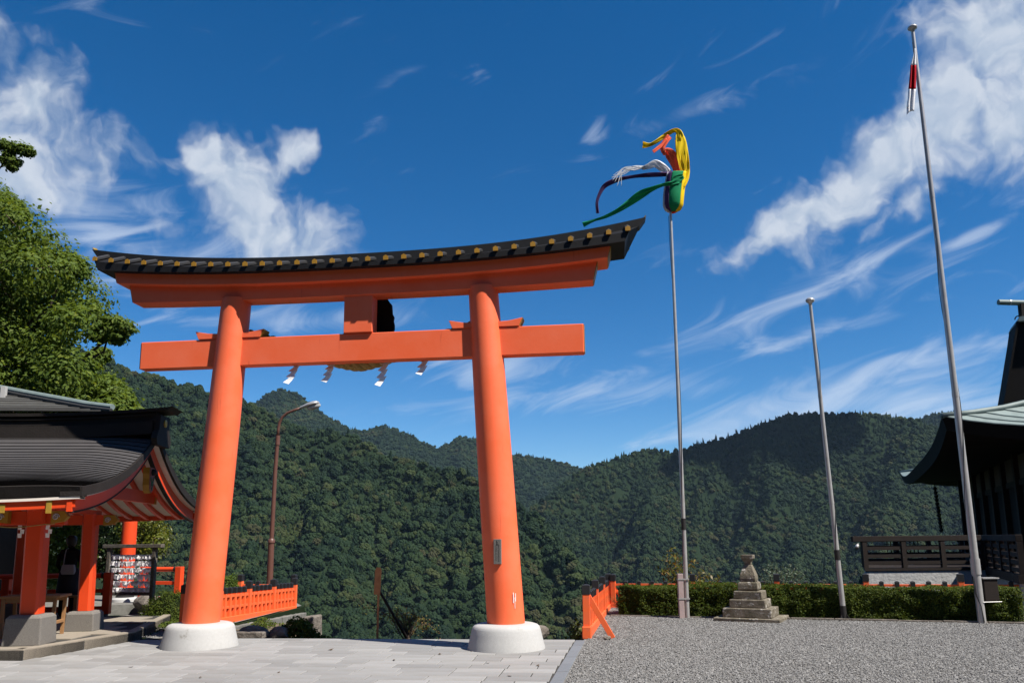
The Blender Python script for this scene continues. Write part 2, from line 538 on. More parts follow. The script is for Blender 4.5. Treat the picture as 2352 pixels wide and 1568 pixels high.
def vnoise(x, y, seed=0):
    """smooth value noise on numpy arrays, 0..1"""
    xi, yi = np.floor(x).astype(np.int64), np.floor(y).astype(np.int64)
    xf, yf = x - xi, y - yi
    u, v = xf * xf * (3 - 2 * xf), yf * yf * (3 - 2 * yf)

    def h(a, b):
        k = (a * 374761393 + b * 668265263 + seed * 1442695041) & 0x7fffffff
        k = ((k ^ (k >> 13)) * 1274126177) & 0x7fffffff
        return ((k ^ (k >> 16)) & 0xffff) / 65535.0
    return (h(xi, yi) * (1 - u) + h(xi + 1, yi) * u) * (1 - v) + (h(xi, yi + 1) * (1 - u) + h(xi + 1, yi + 1) * u) * v


def fbm(x, y, octv=4, seed=0):
    a, s, t = 0.5, 0.0, 0.0
    for o in range(octv):
        s = s + a * vnoise(x * 2 ** o, y * 2 ** o, seed + o * 17)
        t += a
        a *= 0.5
    return s / t


def scatter(name, P, scale, rot, idx, sources, label=None, cat=None, tint=None):
    """one object whose points carry small meshes (geometry nodes); for what nobody could count"""
    n = len(P)
    me = bpy.data.meshes.new(name)
    me.vertices.add(n)
    me.vertices.foreach_set('co', np.asarray(P, np.float32).ravel())
    for nm, typ, arr in (('inst_scale', 'FLOAT_VECTOR', scale), ('inst_rot', 'FLOAT_VECTOR', rot)):
        at_ = me.attributes.new(nm, typ, 'POINT')
        at_.data.foreach_set('vector', np.asarray(arr, np.float32).ravel())
    if tint is not None:
        at_ = me.attributes.new('tint', 'FLOAT', 'POINT')
        at_.data.foreach_set('value', np.asarray(tint, np.float32))
    at_ = me.attributes.new('inst_idx', 'INT', 'POINT')
    at_.data.foreach_set('value', np.asarray(idx, np.int32))
    o = bpy.data.objects.new(name, me)
    C.objects.link(o)
    col = bpy.data.collections.new(name + '_pieces')
    for s in sources:
        col.objects.link(s)
    ng = bpy.data.node_groups.new(name + '_scatter', 'GeometryNodeTree')
    ng.interface.new_socket('Geometry', in_out='INPUT', socket_type='NodeSocketGeometry')
    ng.interface.new_socket('Geometry', in_out='OUTPUT', socket_type='NodeSocketGeometry')
    gi, go = ng.nodes.new('NodeGroupInput'), ng.nodes.new('NodeGroupOutput')
    ci = ng.nodes.new('GeometryNodeCollectionInfo')
    ci.inputs['Collection'].default_value = col
    ci.inputs['Separate Children'].default_value = True
    ci.inputs['Reset Children'].default_value = True
    ip = ng.nodes.new('GeometryNodeInstanceOnPoints')
    ip.inputs['Pick Instance'].default_value = True

    def attr(nm, typ):
        a = ng.nodes.new('GeometryNodeInputNamedAttribute')
        a.data_type = typ
        a.inputs['Name'].default_value = nm
        return a.outputs['Attribute']
    L = ng.links.new
    L(gi.outputs[0], ip.inputs['Points'])
    L(ci.outputs[0], ip.inputs['Instance'])
    L(attr('inst_idx', 'INT'), ip.inputs['Instance Index'])
    L(attr('inst_rot', 'FLOAT_VECTOR'), ip.inputs['Rotation'])
    L(attr('inst_scale', 'FLOAT_VECTOR'), ip.inputs['Scale'])
    L(ip.outputs[0], go.inputs[0])
    md = o.modifiers.new('scatter', 'NODES')
    md.node_group = ng
    o['kind'] = 'stuff'
    return tag(o, label, cat)


def loose(name, me, material):
    """a source mesh for scatter(), not in the scene by itself"""
    o = bpy.data.objects.new(name, me)
    me.materials.append(material)
    return o

# ------------------------------------------------------------------ land: plateau, valley, hills, forest
UA = R(-7.0)                                              # the gate's beam direction on the ground
U2 = Vector((math.cos(UA), math.sin(UA)))
W2 = Vector((-U2.y, U2.x))


def uw(u, w, z=0.0, o=(-2.60, 12.76)):
    p = Vector(o) + U2 * u + W2 * w
    return Vector((p.x, p.y, z))


EARTH = mat('valley_undergrowth', (0.014, 0.024, 0.011), rough=1.0, spec=0.05, var=0.8, vscale=0.02, col2=(0.010, 0.018, 0.008), coord='Object')


def build_land():
    # plateau top plus embankment falling to the valley floor that runs to the horizon
    rim = [(-70, 40), (-20, 38), (-9.5, 27), (-6.2, 23.5), (-5.42, 21.2), (-5.75, 15.3), (-4.95, 14.36), (-1.5, 13.95), (1.1, 13.62), (1.22, 14.2), (2.35, 20.0), (9.6, 17.85), (10.6, 24.5), (11.6, 27.6), (14, 33), (19.5, 44), (70, 60), (90, -60), (-90, -60)]
    rings = []
    cx, cy = 0.0, -10.0
    for dist, z in ((0, -0.03), (0.3, -0.9), (2.0, -5.0), (12, -22), (60, -60), (170, -92)):
        ring = []
        for x, y in rim:
            d = Vector((x - cx, y - cy)).normalized()
            ring.append((x + d.x * dist, y + d.y * dist, z))
        rings.append(ring)
    ring = []
    for x, y in rim:
        d = Vector((x - cx, y - cy)).normalized()
        ring.append((d.x * 9000, d.y * 9000, -94))
    rings.append(ring)
    m = MB().loft(rings, cap=False)
    m.f.append(tuple(range(len(rim))))
    o = m.obj('terrain', EARTH)
    tag(o, kind='structure')


build_land()


def crown_mesh(name, seed, kind):
    """one tree crown of a far wood: lumpy head built of many leaf tufts"""
    rs = np.random.default_rng(seed)
    bm = bmesh.new()
    if kind == 'broad':
        n = 22
        for i in range(n):
            a = i * 2.39996 + rs.uniform(-.3, .3)
            t = (i + .5) / n
            r = 0.36 * math.sqrt(1 - (t * 0.95) ** 2) + 0.03
            c = Vector((math.cos(a) * r, math.sin(a) * r, 0.05 + 0.42 * t))
            s = rs.uniform(0.09, 0.21)
            k = bmesh.ops.create_icosphere(bm, subdivisions=2, radius=s)
            for v in k['verts']:
                v.co *= 1 + rs.uniform(-0.22, 0.22)
                v.co.z *= 0.9
                v.co += c
        k = bmesh.ops.create_icosphere(bm, subdivisions=2, radius=0.4)
        for v in k['verts']:
            v.co.z = v.co.z * 0.7 + 0.08
    else:
        n = 34
        for i in range(n):
            t = i / (n - 1)
            a = i * 2.39996
            r = 0.26 * (1 - t) ** 0.8
            c = Vector((math.cos(a) * r, math.sin(a) * r, -0.1 + 1.05 * t))
            s = 0.13 * (1 - t) + 0.045
            k = bmesh.ops.create_icosphere(bm, subdivisions=1, radius=s)
            for v in k['verts']:
                v.co *= 1 + rs.uniform(-0.3, 0.3)
                v.co += c
    sq = rs.uniform(0.8, 1.25)
    sk = rs.uniform(-.25, .25)
    for v in bm.verts:
        v.co.x = v.co.x * sq + v.co.z * sk
        v.co.y /= sq ** .5
    me = bpy.data.meshes.new(name)
    bm.to_mesh(me)
    bm.free()
    return me


G_FOREST = leafmat('forest_leaves', [(0.004, 0.012, 0.006), (0.006, 0.016, 0.007), (0.009, 0.020, 0.008), (0.011, 0.024, 0.009), (0.014, 0.027, 0.009), (0.018, 0.031, 0.010), (0.028, 0.039, 0.011), (0.033, 0.034, 0.014)], transl=0.0, rough=0.75, spec=0.12, objrand='tint')
G_CEDAR = leafmat('cedar_leaves', [(0.007, 0.018, 0.010), (0.012, 0.026, 0.012), (0.010, 0.022, 0.011), (0.016, 0.029, 0.011)], transl=0.0, rough=0.8, spec=0.1, objrand=True)


def roughen(m, scale):
    nt = m.node_tree
    bs = nt.nodes['Principled BSDF']
    tc = nd(nt, 'ShaderNodeTexCoord')
    nz = nd(nt, 'ShaderNodeTexNoise', ins={'Vector': tc.outputs['Object'], 'Scale': scale, 'Detail': 5.0, 'Roughness': 0.7}).outputs[0]
    b = nd(nt, 'ShaderNodeBump', ins={'Strength': 1.0, 'Distance': 0.05, 'Height': nz})
    nt.links.new(b.outputs[0], bs.inputs['Normal'])


roughen(G_FOREST, 9.0)
roughen(G_CEDAR, 12.0)
CROWNS = [loose('crown_%d' % i, crown_mesh('crown', 50 + i, 'broad'), G_FOREST) for i in range(9)] + \
         [loose('crown_cedar_%d' % i, crown_mesh('crown', 90 + i, 'cedar'), G_CEDAR) for i in range(2)]

# skyline of each hill: photo pixel x, y and its distance in metres (crown size tells the distance)
HILLS = [
    ('near', [(40, 760, 1050), (180, 800, 1040), (265, 836, 1030), (330, 862, 1010), (400, 880, 1000), (470, 893, 980), (545, 912, 960), (590, 932, 940), (640, 962, 920), (690, 984, 900), (760, 988, 890), (820, 1002, 880), (870, 1036, 860), (950, 1060, 830), (1020, 1076, 810), (1090, 1100, 780), (1170, 1150, 750), (1240, 1204, 720), (1300, 1256, 690), (1350, 1312, 660), (1400, 1385, 630), (1450, 1470, 610)], -95, 34, 4.9, 6.9, 0.10, 34),
    ('peak', [(540, 960, 1700), (590, 920, 1700), (620, 900, 1700), (650, 892, 1690), (690, 908, 1680), (730, 938, 1670), (770, 965, 1660), (800, 982, 1650), (840, 1005, 1640), (900, 1060, 1640)], 0, 33, 6.6, 7.0, 0.3, 26),
    ('saddle', [(700, 1030, 1560), (800, 985, 1560), (840, 986, 1560), (885, 976, 1560), (930, 994, 1560), (1005, 1028, 1570), (1030, 1020, 1580), (1060, 1000, 1590), (1090, 1008, 1590), (1150, 1038, 1590), (1240, 1050, 1590), (1300, 1064, 1580), (1350, 1078, 1570), (1430, 1130, 1560)], -60, 31, 6.6, 7.0, 0.25, 40),
    ('flank', [(1120, 1290, 960), (1180, 1215, 1000), (1250, 1140, 1050), (1345, 1074, 1100), (1400, 1056, 1130), (1460, 1036, 1150), (1490, 1029, 1160), (1545, 1038, 1160), (1600, 1020, 1160), (1680, 1000, 1170), (1740, 974, 1170), (1800, 952, 1180), (1870, 947, 1190), (1950, 950, 1200), (2040, 955, 1210), (2110, 964, 1210), (2160, 985, 1210), (2300, 1060, 1200), (2500, 1150, 1190)], -95, 33, 5.4, 6.2, 0.32, 95),
    ('far_right', [(2000, 1010, 1750), (2080, 975, 1750), (2130, 952, 1750), (2180, 944, 1750), (2225, 947, 1750), (2280, 965, 1740), (2400, 1010, 1740), (2550, 1030, 1740)], -20, 33, 6.8, 7.2, 0.4, 30),
]


def build_hill(key, sky, zbot, slope, spacing, crown, cedar, amp):
    seed = sum(map(ord, key))
    rs = np.random.default_rng(seed)
    far = {'near': 1.0, 'peak': 1.45, 'saddle': 1.5, 'flank': 1.32, 'far_right': 1.5}[key]
    xs = np.array([p[0] for p in sky], float)
    ys = np.array([p[1] for p in sky], float)
    ds = np.array([p[2] for p in sky], float) * far
    ncol, nrow, nback = 190, 70, 6
    X = np.linspace(xs[0], xs[-1], ncol)
    Yp = np.interp(X, xs, ys)
    D = np.interp(X, xs, ds)
    k = np.ones(5) / 5
    pad = np.pad(D, 2, mode='edge')
    D = np.convolve(pad, k, 'valid')
    crest = []
    for x, y, d in zip(X, Yp, D):
        v = ray(x, y)
        h = math.hypot(v.x, v.y)
        crest.append((v.x / h, v.y / h, EYE + v.z / h * d, d))
    crest = np.array(crest)
    crest[:, 2] -= crown * 0.42                       # the wood stands on the ground
    rows = []
    for i in range(-nback, nrow + 1):
        t = i / nrow
        if i < 0:
            dd = crest[:, 3] + (-t) * 900
            z = crest[:, 2] - (-t) * 900 * 0.5
        else:
            drop = (crest[:, 2] - zbot) * t
            run = drop / math.tan(R(slope)) * (0.75 + 0.45 * t)
            dd = crest[:, 3] - run
            arc = np.arange(ncol) * (xs[-1] - xs[0]) / ncol / (150.0 if key != 'flank' else 230.0)
            # spurs and gullies running down the face, slanting with depth
            n = np.abs(fbm(arc * 1.3 + t * 0.9 + seed, np.full(ncol, t * 1.6 + 3.0), 4, seed) - 0.5) * 2
            n2 = fbm(arc * 4.0 + t * 1.7, np.full(ncol, t * 5.0), 3, seed + 5) - 0.5
            fade = min(1.0, t * 5.0)
            z = crest[:, 2] - drop - fade * (amp * (n * 1.5 - 0.35) * (1 - 0.4 * t) * 0.9) - fade * n2 * amp * 0.55
        rows.append(np.stack([crest[:, 0] * dd, crest[:, 1] * dd, z], axis=1))
    G = np.array(rows)
    nr = G.shape[0]
    V = G.reshape(-1, 3)
    ii, jj = np.meshgrid(np.arange(nr - 1), np.arange(ncol - 1), indexing='ij')
    a = (ii * ncol + jj).ravel()
    Fq = np.stack([a, a + 1, a + ncol + 1, a + ncol], axis=1)
    hill = link('hill', np_mesh('hill', V, Fq, True), EARTH)
    tag(hill, kind='structure')
    # trees over the face that looks at the valley
    A, B, Cc, Dd = V[Fq[:, 0]], V[Fq[:, 1]], V[Fq[:, 2]], V[Fq[:, 3]]
    area = 0.5 * (np.linalg.norm(np.cross(B - A, Dd - A), axis=1) + np.linalg.norm(np.cross(B - Cc, Dd - Cc), axis=1))
    row = Fq[:, 0] // ncol
    keep = row >= nback - 1
    nper = rs.poisson(area[keep] / (spacing * spacing))
    f = np.repeat(np.nonzero(keep)[0], nper)
    s, t = rs.uniform(size=len(f))[:, None], rs.uniform(size=len(f))[:, None]
    P = (A[f] * (1 - s) + B[f] * s) * (1 - t) + (Dd[f] * (1 - s) + Cc[f] * s) * t
    # leave out what lies far outside the view
    px = PX + F_PX * P[:, 0] / P[:, 1]
    P = P[(px > -500) & (px < 2850)]
    n = len(P)
    size = crown * (0.45 + 1.15 * rs.uniform(size=n) ** 2.0)
    cel = fbm(P[:, 0] / 160, P[:, 1] / 160 + P[:, 2] / 90, 3, seed + 9)
    is_c = (rs.uniform(size=n) < cedar * np.clip((cel - 0.42) * 7, 0, 2))
    idx = np.where(is_c, 9 + rs.integers(0, 2, n), rs.integers(0, 9, n))
    hz = np.where(is_c, rs.uniform(1.0, 1.5, n), rs.uniform(0.95, 1.55, n))
    wz = np.where(is_c, 0.72, rs.uniform(0.9, 1.2, n))
    scale = np.stack([size * wz, size * wz, size * hz], axis=1)
    rot = np.stack([rs.normal(0, 0.12, n), rs.normal(0, 0.12, n), rs.uniform(0, 6.28, n)], axis=1)
    P[:, 2] += size * 0.12
    tint = np.clip(0.5 + 1.5 * (fbm(P[:, 0] / 55, P[:, 2] / 40 + P[:, 1] / 80, 4, seed + 3) - 0.5) + rs.normal(0, 0.16, n), 0, 1)
    scatter('forest', P, scale, rot, idx, CROWNS, tint=tint)
    return n


n_trees = [build_hill(*h) for h in HILLS]
print('forest crowns', n_trees)


def build_sky_blocking_slope():
    # unseen wooded slope behind the viewer, added to cut sky light on front faces
    rs = np.random.default_rng(77)
    az = np.linspace(R(95), R(265), 60)
    rows = []
    for k in range(16):
        f = k / 15
        d = 30 + 110 * f
        z = -0.5 + 62 * f ** 0.9
        w = 6 * (fbm(az * 5, np.full(60, f * 4), 3, 5) - .5)
        e = np.clip(np.minimum(az - R(95), R(265) - az) / R(25), 0, 1)
        rows.append(np.stack([np.sin(az) * d, np.cos(az) * d, (z + w * min(1, f * 4)) * e - 1.0 * (1 - e)], 1))
    V = np.array(rows).reshape(-1, 3)
    ii, jj = np.meshgrid(np.arange(15), np.arange(59), indexing='ij')
    a = (ii * 60 + jj).ravel()
    Fq = np.stack([a, a + 1, a + 61, a + 60], 1)
    tag(link('hill', np_mesh('hill', V, Fq, True), EARTH), kind='structure')
    f = rs.integers(0, len(Fq), 1500)
    s, t = rs.uniform(size=(2, 1500, 1))
    P = (V[Fq[f, 0]] * (1 - s) + V[Fq[f, 1]] * s) * (1 - t) + (V[Fq[f, 3]] * (1 - s) + V[Fq[f, 2]] * s) * t
    P = P[P[:, 2] > 1.0]
    n = len(P)
    sz = rs.uniform(5, 10, n)
    scatter('forest', P, np.stack([sz, sz, sz], 1), np.stack([rs.normal(0, .1, n), rs.normal(0, .1, n), rs.uniform(0, 6.28, n)], 1), rs.integers(0, 9, n), CROWNS_BACK, tint=rs.uniform(0, 1, n))


CROWNS_BACK = CROWNS
build_sky_blocking_slope()


# ------------------------------------------------------------------ plaza, kerb, gravel
def build_plaza():
    o = thing('paved_plaza')
    tag(o, kind='structure')
    # bed of mortar under the stones
    c = [ground(1262, 1575), (-0.6, 2.0, 0), (-14, 2.0, 0), (-14, 11.6, 0), (-7.0, 11.75, 0), (-6.42, 13.95, 0), (-6.4, 14.25, 0), (-5.1, 14.2, 0), (1.0, 13.42, 0)]
    m = MB().add([(p[0], p[1], -0.012) for p in c], [tuple(range(len(c)))])
    m.obj('mortar_bed', MORTAR, o)
    poly = [(p[0], p[1]) for p in c]
    poly[0] = (0.36, 9.3)
    # stones in rows along the gate, each with a little height and tilt of its own
    L0, Wd, gap = 0.62, 0.30, 0.013
    protos = {}

    def proto(n):
        if n not in protos:
            l = L0 * n
            mb = MB()
            a, b, z = l / 2 - gap / 2, Wd / 2 - gap / 2, 0.0
            e = 0.006
            mb.hexa([(-a, -b, -0.05), (a, -b, -0.05), (a, b, -0.05), (-a, b, -0.05), (-a, -b, -e), (a, -b, -e), (a, b, -e), (-a, b, -e)])
            mb.f.pop(1)
            base = len(mb.v)
            mb.v += [(-a + e, -b + e, 0), (a - e, -b + e, 0), (a - e, b - e, 0), (-a + e, b - e, 0)]
            mb.f += [(base, base + 1, base + 2, base + 3)] + [(4 + i, 4 + (i + 1) % 4, base + (i + 1) % 4, base + i) for i in range(4)]
            protos[n] = mb
        return protos[n]
    spots = []
    for r in range(-40, 6):
        w = r * Wd + 0.05
        us = [u for u in np.arange(-11.0, 4.5, 0.02) if all(in_poly(*uw(u, w + k).xy, poly) for k in (-.13, .13))]
        if not us:
            continue
        lo, hi = us[0], us[-1]
        x = lo - rnd.uniform(0, 0.5)
        while x < hi - 0.12:
            n = rnd.choice([0.62, 0.8, 1.0, 1.0, 1.0, 1.15])
            e0, e1 = max(x, lo), min(x + L0 * n, hi)
            if hi - e1 < 0.14:
                e1 = hi
            nn = round((e1 - e0) / L0, 2)
            mid = uw((e0 + e1) / 2, w)
            if nn > 0.12 and mid.y > 8.4:
                spots.append((mid, nn))
            x = max(x + L0 * n, e1)
    # stones in view first (the largest in the picture), the rest as one sheet of stones
    def vis(s):
        px, py = to_px(s[0])
        return -40 < px < 2400 and 1380 < py < 1600
    spots.sort(key=lambda s: (not vis(s), s[0].length))
    meshes = {}
    rest = MB()
    for i, (p, n) in enumerate(spots):
        z = 0.0 + rnd.uniform(-0.0015, 0.0015)
        if i < 300:
            if n not in meshes:
                meshes[n] = proto(n).mesh('paving_stone')
                meshes[n].materials.append(PAVER)
            s = bpy.data.objects.new('paving_stone', meshes[n])
            C.objects.link(s)
            s.parent = o
            s.location = (p.x, p.y, z)
            s.rotation_euler = (rnd.uniform(-.002, .002), rnd.uniform(-.002, .002), UA)
        else:
            mt = Matrix.Translation((p.x, p.y, z)) @ Matrix.Rotation(UA, 4, 'Z')
            q = proto(n)
            rest.add([mt @ Vector(v) for v in q.v], q.f)
    r = rest.obj('outer_paving_stones', PAVER, o)
    tag(r, kind='stuff')
    print('paving', len(spots))
    return poly


PLAZA = build_plaza()


def build_kerb():
    o = thing('plaza_kerb')
    tag(o, kind='structure')
    a, b = ground(1333, 1470), ground(1277, 1568)
    d = (b - a).normalized()
    n = 11
    L = 0.62
    mb = MB()
    mb.box(0.004, L - 0.004, -0.075, 0.075, -0.1, 0.006)
    me = None
    for i in range(n):
        p = a + d * (i * L)
        if me is None:
            src = mb.obj('kerb_stone', KERBSTONE, o, bevel=0.006)
            me = src
            s = src
        else:
            s = inst(src, 'kerb_stone', o)
        s.location = (p.x, p.y, rnd.uniform(-.002, .002))
        s.rotation_euler = (0, 0, math.atan2(d.y, d.x))


build_kerb()


def gravel_mat():
    m = mat('gravel', (0.30, 0.29, 0.27), rough=0.95, spec=0.15)
    nt = m.node_tree
    bs = nt.nodes['Principled BSDF']
    tc = nd(nt, 'ShaderNodeTexCoord')
    vo = nd(nt, 'ShaderNodeTexVoronoi', feature='F1', ins={'Vector': tc.outputs['Object'], 'Scale': 46.0})
    sv = nd(nt, 'ShaderNodeSeparateColor', ins={0: vo.outputs['Color']})
    ramp = nd(nt, 'ShaderNodeValToRGB', ins={0: sv.outputs[0]})
    e = ramp.color_ramp.elements
    e[0].color = (0.06, 0.058, 0.056, 1)
    e[1].color = (0.32, 0.31, 0.29, 1)
    x = e.new(0.5)
    x.color = (0.17, 0.165, 0.155, 1)
    nz = nd(nt, 'ShaderNodeTexNoise', ins={'Vector': tc.outputs['Object'], 'Scale': 0.7, 'Detail': 4.0}).outputs[0]
    c = mixc(nt, maprange(nt, nz, 0.35, 0.7, 0.0, 0.35), ramp.outputs[0], (0.135, 0.125, 0.11, 1))
    nt.links.new(c, bs.inputs['Base Color'])
    b = nd(nt, 'ShaderNodeBump', invert=True, ins={'Strength': 0.8, 'Distance': 0.012, 'Height': vo.outputs['Distance']})
    nt.links.new(b.outputs[0], bs.inputs['Normal'])
    return m


GRAVEL = gravel_mat()
PEBBLE = leafmat('pebble', [(0.085, 0.085, 0.085), (0.16, 0.153, 0.145), (0.225, 0.22, 0.213), (0.13, 0.128, 0.125), (0.19, 0.186, 0.18), (0.26, 0.256, 0.248), (0.17, 0.16, 0.15)], transl=0.0, rough=0.85, spec=0.2, objrand=True)
GRAVEL_POLY = [(1.18, 13.45), (0.42, 9.3), (-0.4, 2.0), (14, 2.0), (14, 14.0), (9.3, 15.15), (6.9, 15.95), (3.6, 16.75), (2.05, 17.6), (1.9, 17.4)]


def build_gravel():
    c = [(1.30, 13.95), (1.13, 13.48), (0.49, 9.3), (-0.7, 2.0), (16, 2.0), (16, 16.0), (10.2, 17.2), (2.3, 19.75)]
    m = MB().add([(x, y, -0.008) for x, y in c], [tuple(range(len(c)))])
    o = m.obj('gravel_yard', GRAVEL)
    tag(o, kind='structure')
    # garden ground left of the gate, round the rack and the fence
    c = [(-5.0, 14.3), (-6.4, 14.28), (-6.55, 14.9), (-7.2, 17.0), (-9.2, 18.5), (-7.4, 22), (-20, 26), (-6.4, 23.4), (-5.50, 21.2), (-5.82, 15.4)]
    m = MB().add([(x, y, -0.006) for x, y in c], [tuple(range(len(c)))])
    g = m.obj('garden_gravel', GRAVEL)
    tag(g, kind='structure')
    rs = np.random.default_rng(3)
    pebs = []
    for i in range(5):
        bm = bmesh.new()
        bmesh.ops.create_icosphere(bm, subdivisions=1, radius=0.5)
        for v in bm.verts:
            v.co *= 1 + rs.uniform(-0.25, 0.25)
            v.co.z *= 0.6
        me = bpy.data.meshes.new('pebble')
        bm.to_mesh(me)
        bm.free()
        pebs.append(loose('pebble_%d' % i, me, PEBBLE))
    pts = []
    n = 210000
    X, Y = rs.uniform(0.2, 11.5, n), rs.uniform(9.0, 17.6, n)
    px = PX + F_PX * X / Y
    ok = (px < 2440) & (X > 0.54 + (Y - 9.3) * 0.155) & (Y < 17.55 - (X - 2.05) * 0.31)
    X, Y = X[ok], Y[ok]
    # thinner cover farther off where single stones no longer show
    ok = rs.uniform(size=len(X)) < np.clip(1.35 - (Y - 9) * 0.07, 0.5, 1)
    X, Y = X[ok], Y[ok]
    n1 = len(X)
    X2, Y2 = rs.uniform(-8.6, -5.9, 9000), rs.uniform(14.4, 21.0, 9000)
    ok = (X2 > -6.55 - (Y2 - 14.4) * 0.16)
    X, Y = np.concatenate([X, X2[ok]]), np.concatenate([Y, Y2[ok]])
    n = len(X)
    sz = 0.013 + 0.017 * rs.uniform(size=n) ** 2
    P = np.stack([X, Y, np.full(n, -0.005) + rs.uniform(0, 0.006, n)], axis=1)
    scale = np.stack([sz * rs.uniform(0.8, 1.5, n), sz, sz], axis=1)
    rot = np.stack([rs.normal(0, .3, n), rs.normal(0, .3, n), rs.uniform(0, 6.28, n)], axis=1)
    scatter('gravel_stones', P, scale, rot, rs.integers(0, 5, n), pebs)
    print('pebbles', n)


build_gravel()

# ------------------------------------------------------------------ torii gate
def build_torii():
    t = thing('torii_gate', uw(0.04, 0.03), UA, 'tall vermilion torii gate with black roofed top beam on white stone footings', 'gate')
    # pillars lean inwards and taper
    for s in (-1, 1):
        rings = []
        for k in range(15):
            f = k / 14
            x = s * (2.45 - 0.33 * f)
            r = 0.287 - 0.045 * f + 0.008 * math.sin(math.pi * f)
            z = 0.34 + f * (5.66 - 0.34)
            rings.append([(x + r * math.cos(2 * math.pi * j / 56), r * math.sin(2 * math.pi * j / 56), z) for j in range(56)])
        p = MB().loft(rings).obj('pillar', VERM, t, smooth=True, auto=40)
        prof = [(0.59, -0.02), (0.585, 0.02), (0.562, 0.11), (0.538, 0.21), (0.520, 0.285), (0.505, 0.320), (0.478, 0.345), (0.43, 0.360), (0.30, 0.368), (0.0, 0.368)]
        b = MB().lathe(prof[:-1], 64, (s * 2.45, 0.0)).obj('footing', STONEWHITE, t, smooth=True, auto=50)
        if s > 0:
            m = MB()
            for dx, z0, z1, wd in ((0.02, 0.68, 0.83, 0.012), (0.055, 0.70, 0.82, 0.009), (0.043, 0.60, 0.76, 0.006)):
                a = -math.pi / 2 + 0.50 + dx * 3.5
                r = 0.291
                cx, cy = 2.44 + r * math.cos(a), r * math.sin(a)
                mt = Matrix.Translation((cx, cy, 0)) @ Matrix.Rotation(a + math.pi / 2, 4, 'Z')
                m.box(-wd / 2, wd / 2, -0.002, 0.004, z0, z1, mt)
            m.obj('paint_drip', PAPER, p)
            # name slab fixed to the pillar, with worn brush-written marks
            mt = Matrix.Translation((2.37, -0.275, 1.25)) @ Matrix.Rotation(R(-6), 4, 'Z')
            pl = MB().box(-0.058, 0.058, -0.035, 0.02, 0, 0.37, mt).obj('name_slab', GRANITE, t, bevel=0.004)
            m = MB()
            rs = random.Random(5)

            def stroke(x0, z0, x1, z1, w_):
                a, b_ = Vector((x0, -0.036, z0)), Vector((x1, -0.036, z1))
                m.bar(mt @ a, mt @ b_, w_, 0.003, up=(0, 1, 0))
            for (x0, z0, x1, z1) in ((-.004, .35, -.012, .325), (-.010, .335, .006, .318), (.004, .318, -.014, .298), (-.010, .300, -.010, .286), (-.010, .288, .012, .286), (.012, .300, .012, .286)):
                stroke(x0, z0, x1, z1, 0.006)
            for col, n0, z_top in ((-.018, 11, .27), (.022, 12, .28)):
                for i in range(n0):
                    zz = z_top - i * 0.021
                    for _ in range(2):
                        stroke(col + rs.uniform(-.009, .002), zz + rs.uniform(-.008, .008), col + rs.uniform(0, .011), zz + rs.uniform(-.008, .008), 0.0028)
            m.obj('inscription', WOODBLACK, pl)
    # tie beam through the pillars
    MB().box(-3.74, 3.74, -0.10, 0.10, 4.50, 4.97).obj('tie_beam', VERM, t, bevel=0.012)
    for s in (-1, 1):
        MB().box(s * 3.741, s * 3.752, -0.088, 0.088, 4.512, 4.958).obj('beam_end_board', OCHRE, t)
        for q in (-1, 1):
            xi = s * 2.17 + q * 0.20
            m = MB()
            poly = [(xi, 4.974), (xi + q * 0.34, 4.974), (xi + q * 0.40, 5.112), (xi + q * 0.18, 5.07), (xi, 5.06)]
            m.prism(poly, -0.115, 0.115).obj('wedge', VERM, t, bevel=0.006)
            if s < 0 and q > 0 or s > 0 and q > 0:
                MB().prism([(xi + q * 0.345, 4.98), (xi + q * 0.352, 4.98), (xi + q * 0.412, 5.108), (xi + q * 0.402, 5.112)], -0.11, 0.11).obj('wedge_end', GOLD, t)
    # centre strut
    MB().box(-0.18, 0.30, -0.14, 0.14, 4.974, 5.63).obj('centre_strut', VERM, t, bevel=0.008)
    # black carved tablet hung behind the strut
    rs = random.Random(12)
    pts = []
    for k in range(44):
        a = 2 * math.pi * k / 44
        rx, rz = 0.42, 0.46
        c_, s_ = math.cos(a), math.sin(a)
        q = (abs(c_) ** 4 + abs(s_) ** 4) ** -0.25
        wob = 1 + 0.035 * math.sin(k * 2.1) + rs.uniform(-.02, .02)
        pts.append((0.11 + rx * c_ * q * wob * (1 - 0.10 * s_), 5.27 + rz * s_ * q * wob))
    MB().prism(pts, 0.30, 0.37).obj('carved_tablet', WOODBLACK, t)

    # upper beams, rising a little towards the ends
    def lift(u, a, half):
        return a * (abs(u) / half) ** 2.6

    def beam(name, zb, zt, yb, ub, ut, camb_b, camb_t, material):
        rings = []
        for k in range(41):
            f = -1 + 2 * k / 40
            a, b = f * ub, f * ut
            rings.append([(a, -yb, zb + lift(a, camb_b, ub)), (b, -yb, zt + lift(b, camb_t, ut)), (b, yb, zt + lift(b, camb_t, ut)), (a, yb, zb + lift(a, camb_b, ub))])
        o = MB().loft(rings).obj(name, material, t, bevel=0.008)
        for s in (-1, 1):
            a, b = s * (ub + 0.001), s * (ut + 0.001)
            e = s * 0.012
            q = [(a, -yb + .012, zb + camb_b + .012), (a, yb - .012, zb + camb_b + .012), (b, yb - .012, zt + camb_t - .012), (b, -yb + .012, zt + camb_t - .012)]
            MB().loft([q, [(x + e, y, z) for x, y, z in q]]).obj('beam_end_board', OCHRE, t)
        return o
    beam('lower_top_beam', 5.60, 5.90, 0.165, 3.91, 3.99, 0.055, 0.10, VERM)
    beam('upper_top_beam', 5.825, 6.08, 0.285, 4.15, 4.22, 0.15, 0.16, VERM)
    # black roof over the beams
    EL, RL = 4.50, 4.66

    def zb(u): return 6.005 + lift(u, 0.185, 4.5)
